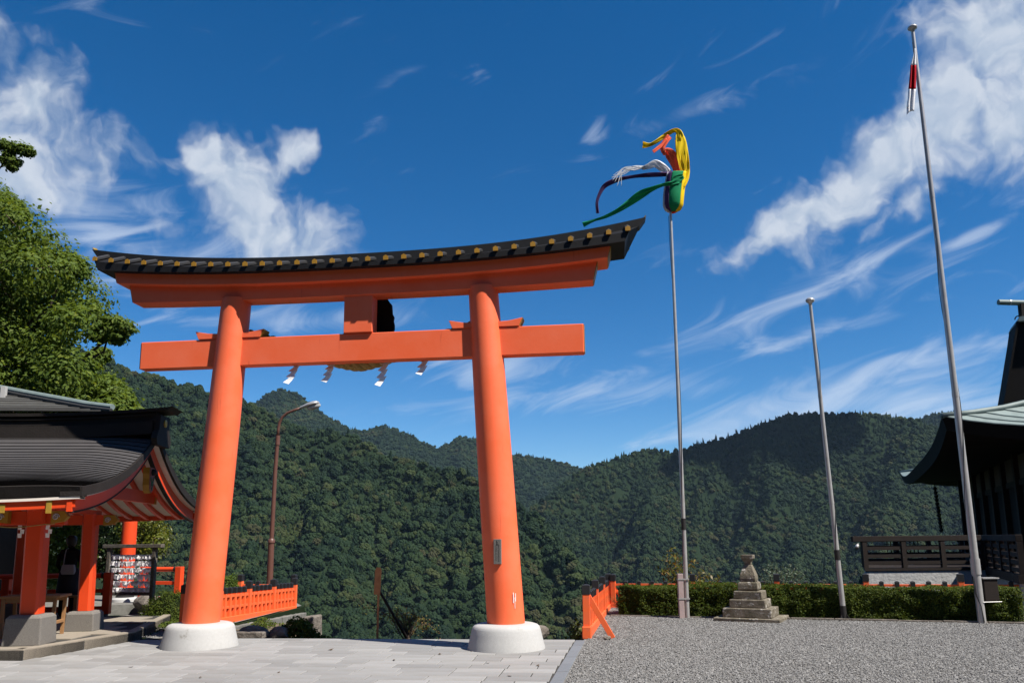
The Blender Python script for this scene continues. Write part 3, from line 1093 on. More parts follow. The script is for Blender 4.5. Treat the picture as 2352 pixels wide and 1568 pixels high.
    def zt(u): return 6.078 + lift(u, 0.265, 4.5)
    def zr(u): return 6.20 + lift(u, 0.33, 4.6)
    rings = []
    for k in range(61):
        f = -1 + 2 * k / 60
        a, b = f * (EL - 0.07), f * EL
        c = f * RL
        rings.append([(a, -.41, zb(a)), (b, -.41, zt(b)), (c, -.09, zr(c)), (c, .09, zr(c)), (b, .41, zt(b)), (a, .41, zb(a))])
    roof = MB().loft(rings).obj('roof', BLACKROOF, t)
    rings = []
    for k in range(61):
        f = -1 + 2 * k / 60
        a, b = f * 4.68, f * 4.78
        l = lift(a, 0.35, 4.7)
        rings.append([(a, -.095, 6.19 + l), (b, -.115, 6.335 + l), (b, 0, 6.355 + l), (b, .115, 6.335 + l), (a, .095, 6.19 + l)])
    rd = MB().loft(rings).obj('ridge_beam', TILE, roof)
    for s in (-1, 1):
        l = 0.35
        q = [(s * 4.682, -.085, 6.255 + l), (s * 4.778, -.10, 6.367 + l), (s * 4.778, 0, 6.39 + l), (s * 4.778, .10, 6.367 + l), (s * 4.682, .085, 6.255 + l)]
        MB().loft([q, [(x + s * .012, y, z) for x, y, z in q]]).obj('ridge_end_board', GOLD, roof)
    # ribs down both slopes, each ending in a gilded cap at the eave
    for side in (-1, 1):
        for k in range(31):
            u = -4.48 + 0.2987 * k
            e0, e1 = Vector((u, side * 0.10, zr(u) + 0.012)), Vector((u, side * 0.43, zt(u) + 0.012))
            m = MB()
            hw, hh = 0.042, 0.036
            rings = []
            for p in (e0, e1):
                rings.append([(p.x - hw, p.y, p.z), (p.x - hw, p.y, p.z + hh), (p.x, p.y, p.z + hh + .022), (p.x + hw, p.y, p.z + hh), (p.x + hw, p.y, p.z)])
            rib = m.loft(rings).obj('roof_rib', TILE, t)
            g = 0.040
            q = [(e1.x - g, e1.z - .012), (e1.x + g, e1.z - .012), (e1.x + g, e1.z + hh + .010), (e1.x, e1.z + hh + .034), (e1.x - g, e1.z + hh + .010)]
            MB().prism(q, side * 0.4305, side * 0.445).obj('rib_cap', OCHRE if side < 0 else GOLD, rib)
    return t


TORII = build_torii()


def build_rope():
    o = thing('sacred_rope', uw(0.04, 0.03, 4.97), UA, 'thick twisted straw rope with white zigzag paper streamers hung behind the tie beam', 'rope')
    # three strands twisted round each other, thickest in the middle
    for s in range(3):
        path, rad = [], []
        for k in range(121):
            f = -1 + 2 * k / 120
            x = f * 1.95
            zc = -0.44 + 0.62 * abs(f) ** 1.3
            R_ = 0.028 + 0.052 * (1 - f * f)
            a = f * 30 + s * 2 * math.pi / 3
            path.append((x, 0.19 + R_ * math.cos(a), zc + R_ * math.sin(a)))
            rad.append(0.022 + 0.048 * (1 - f * f))
        MB().tube(path, rad, 8).obj('rope_strand', ROPE, o, smooth=True)
    rs = random.Random(4)
    for x, zb, n, dx in ((-1.06, -0.78, 4, -.02), (-0.43, -0.76, 4, -.03), (0.44, -0.86, 4, 0.0), (1.11, -0.70, 3, 0.0)):
        zt = -0.36
        h = (zt - zb) / n
        m = MB()
        y = 0.13
        x0 = x + .05
        for k in range(n):
            z0, z1 = zt - k * h, zt - (k + 1) * h
            y1 = y - .045 + rs.uniform(-.03, .03)
            x0 += -.012 + dx * .4
            w_ = .10
            # each square hangs slanting down to the left, folded over the corner of the one above
            a = [(x0 - .02, y, z0 + .006), (x0 + w_ - .03, y + .012, z0 + .03), (x0 + w_ - .115, y1, z1 - .03), (x0 - .115, y1 + .01, z1 + .005)]
            mid = [tuple((Vector(a[i]) + Vector(a[3 - i])) / 2 + Vector((0, 0.016, 0))) for i in (0, 1)]
            m.add([a[0], a[1], mid[1], mid[0], a[2], a[3]], [(0, 1, 2, 3), (3, 2, 4, 5)])
            y = y1 + .008
        m.obj('paper_streamer', PAPER, o, solid=0.003)


build_rope()


# ------------------------------------------------------------------ vermilion fences with black caps
def fence(name, pts, bays, label, post_h=0.87, small_h=0.73, post_w=0.115, small_w=0.075, per=5, z0=0.0, z1=None, rails=(0.17, 0.40, 0.57), sill=0.16, material=None, brace=(), sill_w=0.13, group=None, panel=False):
    """pts: two ends; bays big-post to big-post; balusters between; rails through them; a thick sill on the ground"""
    material = material or VERM_OLD
    a, b = Vector((*pts[0], z0)), Vector((*pts[1], z0))
    d = (b - a)
    L = d.length
    ang = math.atan2(d.y, d.x)
    o = thing(name, a, ang, label, 'fence', group)
    if z1 is not None:
        o.rotation_euler = (0, math.atan2(z0 - z1, L), ang)
    n = Vector((0, 1, 0))
    MB().box(-0.05, L + 0.05, -sill_w / 2, sill_w / 2, 0.0, sill).obj('sill', material, o, bevel=0.008)
    for h in rails:
        MB().box(0.0, L, -0.022, 0.022, h, h + 0.05).obj('rail', material, o, bevel=0.004)
    if panel:
        for k in range(bays):
            MB().box(k * L / bays + .05, (k + 1) * L / bays - .05, 0.026, 0.040, sill, rails[-1] + .05).obj('back_board', material, o)
    B = L / bays
    zs = sill - 0.004

    def post(w_, h, cap):
        p = MB().box(-w_ / 2, w_ / 2, -w_ / 2, w_ / 2, zs, h - cap).obj('post', material, o, bevel=0.005)
        c = MB()
        g = w_ / 2 + 0.006
        c.loft([[(-g, -g, h - cap), (g, -g, h - cap), (g, g, h - cap), (-g, g, h - cap)], [(-g, -g, h - .02), (g, -g, h - .02), (g, g, h - .02), (-g, g, h - .02)],
                [(-g * .35, -g * .35, h), (g * .35, -g * .35, h), (g * .35, g * .35, h), (-g * .35, g * .35, h)]])
        cc = c.obj('cap', BLACKCAP, p, bevel=0.003)
        return p, cc
    big = small = None
    for k in range(bays + 1):
        if big is None:
            big, bcap = post(post_w, post_h, 0.17)
        else:
            q = inst(big, 'post', o, (k * B, 0, 0), rnd.uniform(-.02, .02))
            inst(bcap, 'cap', q)
        if k < bays:
            for j in range(1, per + 1):
                x = k * B + B * j / (per + 1)
                if small is None:
                    small, scap = post(small_w, small_h, 0.125)
                    small.name = 'baluster'
                    small.location = (x, 0, 0)
                else:
                    q = inst(small, 'baluster', o, (x, 0, 0), rnd.uniform(-.03, .03))
                    inst(scap, 'cap', q)
    for x, side, run in brace:
        MB().bar((x, side * 0.03, post_h * 0.78), (x, side * run, 0.0), 0.09, 0.05, up=(1, 0, 0)).obj('brace', material, o, bevel=0.004)
    return o


NR0, NR1 = Vector((1.20, 13.62)), Vector((2.27, 19.7))
f1 = fence('fence', (NR0, NR1), 3, 'short vermilion fence running back from the plaza kerb, with slanting braces', brace=((0.0, -1, 0.42), (6.16, -1, 0.55)), per=5, z1=-0.08)
MB().box(-0.10, 0.075, -0.075, 0.075, -0.01, 0.19).obj('post_shoe', VERM_OLD, f1, bevel=0.012)
ang17 = R(-17)
BR1 = NR1 + Vector((math.cos(ang17), math.sin(ang17))) * 1.9 * 5
fence('fence', (NR1 + Vector((0.12, -0.04)), BR1), 5, 'long vermilion fence half hidden behind the clipped hedge', post_h=0.85, small_h=0.69, per=5, z0=-0.07, z1=-0.04)

LF0, LF1 = Vector((-6.02, 14.95)), Vector((-5.58, 20.75))
fence('fence', (LF0, LF1), 4, 'vermilion paling fence on the concrete kerb beside the left footing', post_h=0.87, small_h=0.76, z0=0.0, rails=(0.33, 0.55), sill=0.17, per=5, panel=True, z1=-0.15)
fence('fence', (LF1 + Vector((-0.05, 0.15)), Vector((-8.6, 21.6))), 2, 'low vermilion fence closing the garden behind the street lamp', post_h=0.86, small_h=0.70, z0=-0.06, rails=(0.4, 0.56), sill=0.14, per=2)

# ------------------------------------------------------------------ flagpoles, streamer, flag, lamp, stake
def helix(base, top, r, turns, off=0.0, n=120, f0=0.0, f1=1.0):
    base, top = Vector(base), Vector(top)
    pts = []
    for k in range(n + 1):
        f = f0 + (f1 - f0) * k / n
        a = off + turns * 2 * math.pi * f
        pts.append(base.lerp(top, f) + Vector((math.cos(a) * r, math.sin(a) * r, 0)))
    return pts


def pole_px(bx, by, tx, ty, name, label, r0, r1, finial=True, group=None):
    b = ground(bx, by)
    t = at(tx, ty, b.y)
    o = thing(name, b, 0, label, 'flagpole', group)
    top = t - b
    n = 24
    # pole in three telescoped lengths
    prev = None
    for f0, f1, k in ((0.0, 0.36, 1.0), (0.357, 0.70, 0.9), (0.697, 1.0, 0.8)):
        ra, rb = (r0 + (r1 - r0) * f0), (r0 + (r1 - r0) * f1)
        MB().tube([top * f0, top * (f0 + (f1 - f0) * .5), top * f1], [ra, (ra + rb) / 2, rb], n).obj('pole_length', METAL, o, smooth=True, auto=40)
    for f in (0.357, 0.697):
        rr = (r0 + (r1 - r0) * f) * 1.08
        MB().tube([top * (f - .004), top * (f + .004)], [rr, rr], n).obj('collar', METAL, o, smooth=True, auto=40)
    if finial:
        s = r1 * 1.0
        q = top
        m = MB()
        prof = [(s * .9, -0.02), (s * 1.05, 0.05), (s * 2.3, 0.085), (s * 2.7, 0.11), (s * 2.6, 0.135), (s * 1.6, 0.165), (s * .3, 0.175)]
        rings = [[(q.x + r_ * math.cos(2 * math.pi * j / 20), q.y + r_ * math.sin(2 * math.pi * j / 20), q.z + z) for j in range(20)] for r_, z in prof]
        m.loft(rings).obj('finial', METAL, o, smooth=True, auto=50)
    return o, b, top


def seg(top, f0, f1, r, name, material, o):
    return MB().tube([top * f0, top * f1], [r, r], 24).obj(name, material, o, smooth=True, auto=40)


p1, b1, top1 = pole_px(1579, 1418, 1539.5, 470, 'flagpole', 'slim metal flagpole clamped to a pinkish channel post, carrying coloured streamers', 0.047, 0.030, False)
H1 = top1.length


def fpx(b, top, x, y):
    """fraction of a pole's length at photo height y"""
    return (at(x, y, b.y) - b).z / top.z


fa, fb = fpx(b1, top1, 1570, 1216), fpx(b1, top1, 1570, 1190)
seg(top1, fa, fb, 0.0495, 'black_band', DARKMETAL, p1)
MB().tube(helix((0, 0, 0), top1, 0.047, 1.2, 2.2, 160, 0.12, 0.97), 0.006, 5).obj('halyard', DARKMETAL, p1)
mm = MB().box(-0.168, -0.060, -0.055, 0.055, -0.05, 0.885)
mm.obj('channel_post', GALV, p1, bevel=0.006)
for z in (0.37, 0.76):
    m = MB()
    m.box(-0.175, 0.052, -0.064, -0.056, z, z + 0.03).box(0.048, 0.056, -0.06, 0.06, z, z + 0.03).box(-0.175, 0.052, 0.056, 0.064, z, z + 0.03)
    m.obj('clamp', METAL, p1)

p2, b2, top2 = pole_px(1939, 1422, 1861.5, 702, 'flagpole', 'short bare flagpole standing between the stone pedestal and the dark hall', 0.052, 0.034)
fa, fb = fpx(b2, top2, 1922, 1285), fpx(b2, top2, 1922, 1262)
seg(top2, fa, fb, 0.056, 'black_band', DARKMETAL, p2)
MB().tube(helix((0, 0, 0), top2, 0.054, 2.2, 1.0, 140, 0.1, 0.9), 0.006, 5).obj('halyard', DARKMETAL, p2)
seg(top2, 0.0, fpx(b2, top2, 1937, 1390), 0.060, 'ground_sleeve', DARKMETAL, p2)
m = MB()
for a in range(4):
    c_, s_ = math.cos(a * math.pi / 2 + .6), math.sin(a * math.pi / 2 + .6)
    m.add([(c_ * .055, s_ * .055, 0.0), (c_ * .15, s_ * .15, 0.0), (c_ * .055, s_ * .055, 0.12), (c_ * .055 - s_ * .006, s_ * .055 + c_ * .006, 0.0), (c_ * .15 - s_ * .006, s_ * .15 + c_ * .006, 0.0), (c_ * .055 - s_ * .006, s_ * .055 + c_ * .006, 0.12)],
          [(0, 1, 2), (5, 4, 3), (0, 3, 4, 1), (1, 4, 5, 2), (2, 5, 3, 0)])
m.box(-.15, .15, -.15, .15, -0.01, 0.012)
m.obj('foot_bracket', DARKMETAL, p2)

p3, b3, top3 = pole_px(2256, 1430, 2097, 76, 'flagpole', 'tallest metal flagpole with a limp flag near its top', 0.072, 0.036)
MB().tube(helix((0, 0, 0), top3, 0.066, 2.6, 0.3, 220, 0.06, 0.62), 0.007, 5).obj('halyard', DARKMETAL, p3)
MB().tube([top3 * .62 + Vector((-.05, -.05, 0)), top3 * .98 + Vector((-.05, -.03, 0))], 0.006, 5).obj('halyard', DARKMETAL, p3)
seg(top3, fpx(b3, top3, 2244, 1300) - .012, fpx(b3, top3, 2244, 1300) + .012, 0.083, 'collar', METAL, p3)
m = MB().box(0.10, 0.36, -0.02, 0.16, 0.40, 0.80)
m.obj('switch_box', WOODDARK, p3, bevel=0.008)
MB().box(0.085, 0.385, -0.04, 0.18, 0.80, 0.822).obj('box_lid', METAL, p3)
MB().tube([(0.02, -.07, .38), (0.38, -.05, .385)], 0.008, 6).obj('box_strut', METAL, p3)
MB().tube([(-.10, -.02, 0.85), (-.085, -.03, .55), (-.02, -.06, 0.3), (0.0, -.07, 0.02)], 0.012, 6).obj('cable', DARKMETAL, p3)

# cloth colours
def cloth(name, col):
    m = leafmat(name, [col, tuple(min(1, c * 1.08) for c in col)], transl=0.38, rough=0.75, spec=0.15)
    return m


YEL, RED, GRN, PUR, WHT = cloth('yellow_cloth', (0.86, 0.68, 0.02)), cloth('orange_red_cloth', (0.85, 0.19, 0.10)), cloth('green_cloth', (0.015, 0.28, 0.12)), cloth('purple_cloth', (0.085, 0.045, 0.14)), cloth('white_cloth', (0.80, 0.80, 0.82))
FLAGRED = cloth('flag_red_cloth', (0.50, 0.008, 0.02))


def ribbon(name, material, pts, parent, org, Y, folds=3, amp=0.05, nsub=10, seed=0):
    """cloth strip: photo pixel path with widths (pixels) and depth offsets (metres); folded across its width"""
    rs = random.Random(seed)
    P = []
    for i in range(len(pts) - 1):
        p0, p1_, p2_, p3_ = pts[max(i - 1, 0)], pts[i], pts[i + 1], pts[min(i + 2, len(pts) - 1)]
        for k in range(nsub):
            t = k / nsub
            P.append([0.5 * ((2 * b) + (-a + c) * t + (2 * a - 5 * b + 4 * c - d) * t * t + (-a + 3 * b - 3 * c + d) * t ** 3) for a, b, c, d in zip(p0, p1_, p2_, p3_)])
    P.append(list(pts[-1]))
    C3 = [at(x, y, Y + dy) for x, y, w_, dy in P]
    m = MB()
    rows = []
    ph = rs.uniform(0, 6)
    nw = 10
    for i, c in enumerate(C3):
        d = (C3[min(i + 1, len(C3) - 1)] - C3[max(i - 1, 0)]).normalized()
        view = Vector((c.x, c.y, c.z - EYE)).normalized()
        s = d.cross(view).normalized()
        nrm = s.cross(d)
        w_ = P[i][2] / F_PX * Y
        row = []
        for j in range(nw + 1):
            q = j / nw - 0.5
            fold = math.sin(q * folds * 2 * math.pi + ph + i * 0.16) * amp * .6 * (0.5 + 0.5 * math.sin(i * .3 + 1)) + math.cos(q * 11 + i * .4 + ph) * amp * .2
            row.append(c + s * (q * w_) + nrm * fold - Vector(org))
        rows.append(row)
    m.grid(rows)
    return m.obj(name, material, parent, smooth=True, solid=0.002)


def build_streamer():
    org = b1 + top1 * 0.985
    o = thing('streamer_windsock', org, 0, 'five coloured cloth windsock with long tails blowing off the pole top', 'windsock')
    Y = b1.y
    # cloth bag round a hoop, in five coloured panels
    rings = [(1546, 488, 7), (1546, 481, 20), (1546, 472, 24.5), (1547, 450, 25.5), (1550, 425, 25.5), (1553, 405, 25), (1555, 396, 24)]
    mats = [(GRN, -92 - 33, -92 + 33), (PUR, -92 - 105, -92 - 33), (YEL, -92 + 33, -92 + 105), (WHT, 163 - 180 + 180 - 15, 163 + 40), (RED, 13, 128)]
    for mt_, a0, a1 in mats:
        m = MB()
        rows = []
        for x, y, r in rings:
            c = at(x, y, Y)
            rr = r / F_PX * Y
            row = []
            for k in range(9):
                a = R(a0 + (a1 - a0) * k / 8)
                top_tilt = 0.05 if y < 400 else 0.0
                row.append(c + Vector((math.cos(a) * rr, math.sin(a) * rr, top_tilt * math.sin(a) * 1.4)) - org)
            rows.append(row)
        m.grid(rows)
        m.obj('panel', mt_, o, smooth=True, solid=0.004)
    hoop = at(1546, 476, Y) - org
    MB().tube([hoop + Vector((math.cos(k * .2618) * .19, math.sin(k * .2618) * .19, 0)) for k in range(25)], 0.009, 6).obj('hoop', METAL, o)
    ribbon('tail', YEL, [(1570, 428, 9, -.16), (1576, 408, 14, -.14), (1573, 385, 24, -.1), (1566, 345, 29, -.05), (1562, 318, 24, 0), (1558, 303, 14, .03), (1548, 300, 10, .05), (1530, 310, 11, .08), (1508, 325, 9, .1), (1492, 333, 9, .12), (1476, 333, 17, .13)], o, org, Y, 4, .045, seed=1)
    ribbon('tail', RED, [(1562, 405, 28, .12), (1557, 385, 26, .12), (1545, 362, 27, .1), (1533, 350, 22, .08), (1522, 352, 10, .08)], o, org, Y, 3, .04, seed=2)
    ribbon('tail', RED, [(1525, 352, 9, .07), (1522, 338, 13, .05), (1532, 320, 14, .04), (1538, 313, 14, .05)], o, org, Y, 4, .03, seed=3)
    ribbon('tail', RED, [(1532, 320, 7, .03), (1515, 337, 8, .0), (1500, 349, 8, -.02)], o, org, Y, 3, .02, seed=31)
    ribbon('tail', WHT, [(1544, 402, 10, .1), (1535, 396, 16, .06), (1520, 384, 20, .02), (1505, 376, 18, 0), (1490, 382, 14, .03), (1475, 387, 8, .05)], o, org, Y, 3, .05, seed=4)
    rs = random.Random(9)
    for k in range(11):
        e = (1408 + rs.uniform(-4, 22), 404 + rs.uniform(-12, 28))
        ribbon('fringe', WHT, [(1482, 386 + rs.uniform(-4, 4), 2.2, .05), (1455, 386 + rs.uniform(-5, 7), 2.0, .05), (1430, 393 + rs.uniform(-6, 10), 1.6, .06), (e[0], e[1], 1.2, .08)], o, org, Y, 1, .01, 6, seed=20 + k)
    ribbon('tail', PUR, [(1540, 400, 10, .0), (1515, 401, 11, 0), (1490, 402, 11, .02), (1460, 405, 8, .05), (1430, 410, 9, .1), (1405, 418, 12, .16), (1388, 428, 11, .2), (1377, 446, 8, .22), (1371, 466, 7, .24), (1373, 490, 8, .25)], o, org, Y, 3, .03, seed=5)
    ribbon('tail', GRN, [(1570, 405, 9, -.24), (1556, 412, 22, -.26), (1545, 421, 12, -.25), (1525, 424, 8, -.22), (1500, 433, 11, -.15), (1472, 447, 20, -.05), (1448, 464, 17, .05), (1420, 483, 11, .12), (1390, 498, 8, .2), (1365, 506, 6, .25), (1339, 516, 13, .3)], o, org, Y, 2, .03, seed=6)


build_streamer()


def build_flag():
    Y = b3.y
    f0 = fpx(b3, top3, 2100, 112)
    org = b3 + top3 * f0
    o = thing('flag', org, 0, 'limp white flag with a red disc hanging against the tallest pole', 'flag')
    # folds of hanging cloth; the disc shows as a red band across the folds
    spec = [('white_fold', WHT, 0, [(2102, 112), (2101, 128), (2098, 150)], [(3), (6), (13)], .06),
            ('red_disc', FLAGRED, 0, [(2098, 150), (2097, 175), (2095, 205)], [13, 15, 17], .06),
            ('white_fold', WHT, 0, [(2095, 205), (2092, 230), (2091, 256)], [17, 19, 17], .06)]
    rs = random.Random(3)
    for nm, mt_, _, pts, ws, amp in spec:
        rows = []
        for k in range(13):
            f = k / 12 * 2
            i = min(int(f), 1)
            g = f - i
            x = pts[i][0] * (1 - g) + pts[i + 1][0] * g
            y = pts[i][1] * (1 - g) + pts[i + 1][1] * g
            w_ = ws[i] * (1 - g) + ws[i + 1] * g
            row = []
            for j in range(17):
                q = j / 16
                xx = x + w_ * (0.5 - q) * 1.0
                yy = y + (14 * q * q if nm == 'white_fold' and y > 210 else 0) - (6 if nm == 'white_fold' and y > 240 else 0) * q
                p = at(xx, yy, Y - 0.11 + 0.05 * math.sin(q * 11 + y * 0.012))
                row.append(p - org)
            rows.append(row)
        MB().grid(rows).obj(nm, mt_, o, smooth=True, solid=0.004)
    # the fold on the other side of the pole
    for nm, mt_, quad in (('red_disc', FLAGRED, [(2108, 168), (2110, 172), (2115, 196), (2108, 196)]), ('white_fold', WHT, [(2108, 196), (2115, 196), (2122, 246), (2118, 247)])):
        a, b, c, d = [at(x, y, Y + 0.09) - org for x, y in quad]
        rows = []
        for k in range(7):
            f = k / 6
            l, r_ = a.lerp(d, f), b.lerp(c, f)
            rows.append([l.lerp(r_, j / 6) + Vector((0, 0.03 * math.sin(j * 1.3), 0)) for j in range(7)])
        MB().grid(rows).obj(nm, mt_, o, smooth=True, solid=0.004)


build_flag()


def build_lamp():
    Y = 22.0
    base = at(618, 1372, Y)
    base.z = -0.02
    o = thing('street_lamp', base, 0, 'brown street lamp with a silver head behind the left fence', 'lamp')
    P = lambda x, y, Y_=Y: at(x, y, Y_) - base
    MB().tube([Vector((0, 0, 0)), P(623, 1243)], [0.088, 0.082], 20).obj('lower_pole', BROWNPOLE, o, smooth=True, auto=40)
    MB().tube([P(623, 1246), P(623.5, 1240), P(623.6, 1236)], [0.098, 0.098, 0.062], 20).obj('collar', BROWNPOLE, o, smooth=True, auto=40)
    MB().tube([P(623.5, 1240), P(632, 1080), P(637.5, 1012)], [0.062, 0.058, 0.054], 18).obj('upper_pole', BROWNPOLE, o, smooth=True, auto=40)
    MB().tube([P(637, 1022), P(638, 1000)], [0.067, 0.067], 18).obj('collar', BROWNPOLE, o, smooth=True, auto=40)
    MB().tube([P(638, 1004), P(639, 985), P(642, 970), P(649, 957), P(660, 948), P(675, 942), P(692, 936)], [0.045, 0.042, 0.040, 0.038, 0.036, 0.034, 0.034], 12).obj('arm', BROWNPOLE, o, smooth=True)
    # cobra head
    a, b = P(690, 937), P(733, 924)
    d = (b - a).normalized()
    s = Vector((0, 1, 0))
    u = s.cross(d) * -1
    rings = []
    for f, w_, h, dz in ((0, .05, .045, 0), (.2, .08, .06, .0), (.45, .14, .085, -.005), (.7, .17, .10, -.012), (.9, .15, .085, -.015), (1.0, .07, .04, -.012)):
        c = a + d * (b - a).length * f + u * dz
        rings.append([c + s * w_ * math.cos(t * math.pi / 8) + u * h * math.sin(t * math.pi / 8) * (1.0 if math.sin(t * math.pi / 8) > 0 else 0.45) for t in range(16)])
    MB().loft(rings).obj('lamp_head', METAL, o, smooth=True, auto=50)
    c = a + d * (b - a).length * .68 - u * 0.055
    mb = MB()
    rr = [[c + d * .20 * k * math.cos(t * math.pi / 8) + s * .12 * k * math.sin(t * math.pi / 8) - u * dd for t in range(16)] for k, dd in ((1, 0), (.95, .05), (.6, .085), (.15, .095))]
    mb.loft(rr).obj('lens', mat('lamp_glass', (0.45, 0.46, 0.46), rough=0.25, spec=0.6), o, smooth=True, auto=50)


build_lamp()


def build_stake():
    b = ground(864, 1463)
    b.y += 0.12
    b.z = -0.05
    Y = b.y
    o = thing('wooden_stake', b, 0, 'thin wooden stake with a narrow board, propped by a dark pole at the plaza edge', 'signpost')
    P = lambda x, y: at(x, y, Y) - b
    MB().bar((0, 0, 0), P(871, 1312), 0.035, 0.03, up=(0, 1, 0)).obj('stake', WOODSTAKE, o, bevel=0.003)
    a, c = P(866.5, 1364), P(870, 1302)
    w_ = 0.055
    d = (c - a).normalized()
    sx = Vector((1, 0, 0))
    q = [a - sx * w_, a + sx * w_, c + sx * w_ - d * .05, c + sx * w_ * .55, c - sx * w_ * .55, c - sx * w_ - d * .05]
    MB().loft([[p + Vector((0, -.034, 0)) for p in q], [p + Vector((0, -.020, 0)) for p in q]]).obj('board', WOODSTAKE, o)
    MB().tube([P(872, 1360) + Vector((0, .06, 0)), P(928, 1466) + Vector((0, .35, -.03))], [0.024, 0.028], 10).obj('prop', WOODDARK, o, smooth=True)


build_stake()

# ------------------------------------------------------------------ pavilion on the left
PA = R(5.7)
PK = 0.91                                                 # the pavilion's floor lies a step above the plaza, so it stands a little nearer


def pk(x, y, z=0.0):
    return Vector((x * PK, y * PK, EYE + (z - EYE) * PK))


PG = pk(-8.2, 15.6)
PM = Matrix.Translation(PG) @ Matrix.Rotation(PA, 4, 'Z') @ Matrix.Scale(PK, 4)


def shingle_mat():
    m = mat('dark_shingle', (0.060, 0.056, 0.056), rough=0.6, spec=0.25, var=0.6, vscale=3.0, col2=(0.046, 0.044, 0.046), bump=0.3, bscale=60, isl=0.14)
    return m


SHINGLE = shingle_mat()
EAVE = mat('layered_eave_edge', (0.022, 0.018, 0.016), rough=0.7, spec=0.2, var=0.8, vscale=5, bump=0.5, bscale=30)
CREAM = mat('cream_board', (0.74, 0.66, 0.58), rough=0.7, spec=0.2, var=0.3, vscale=4)


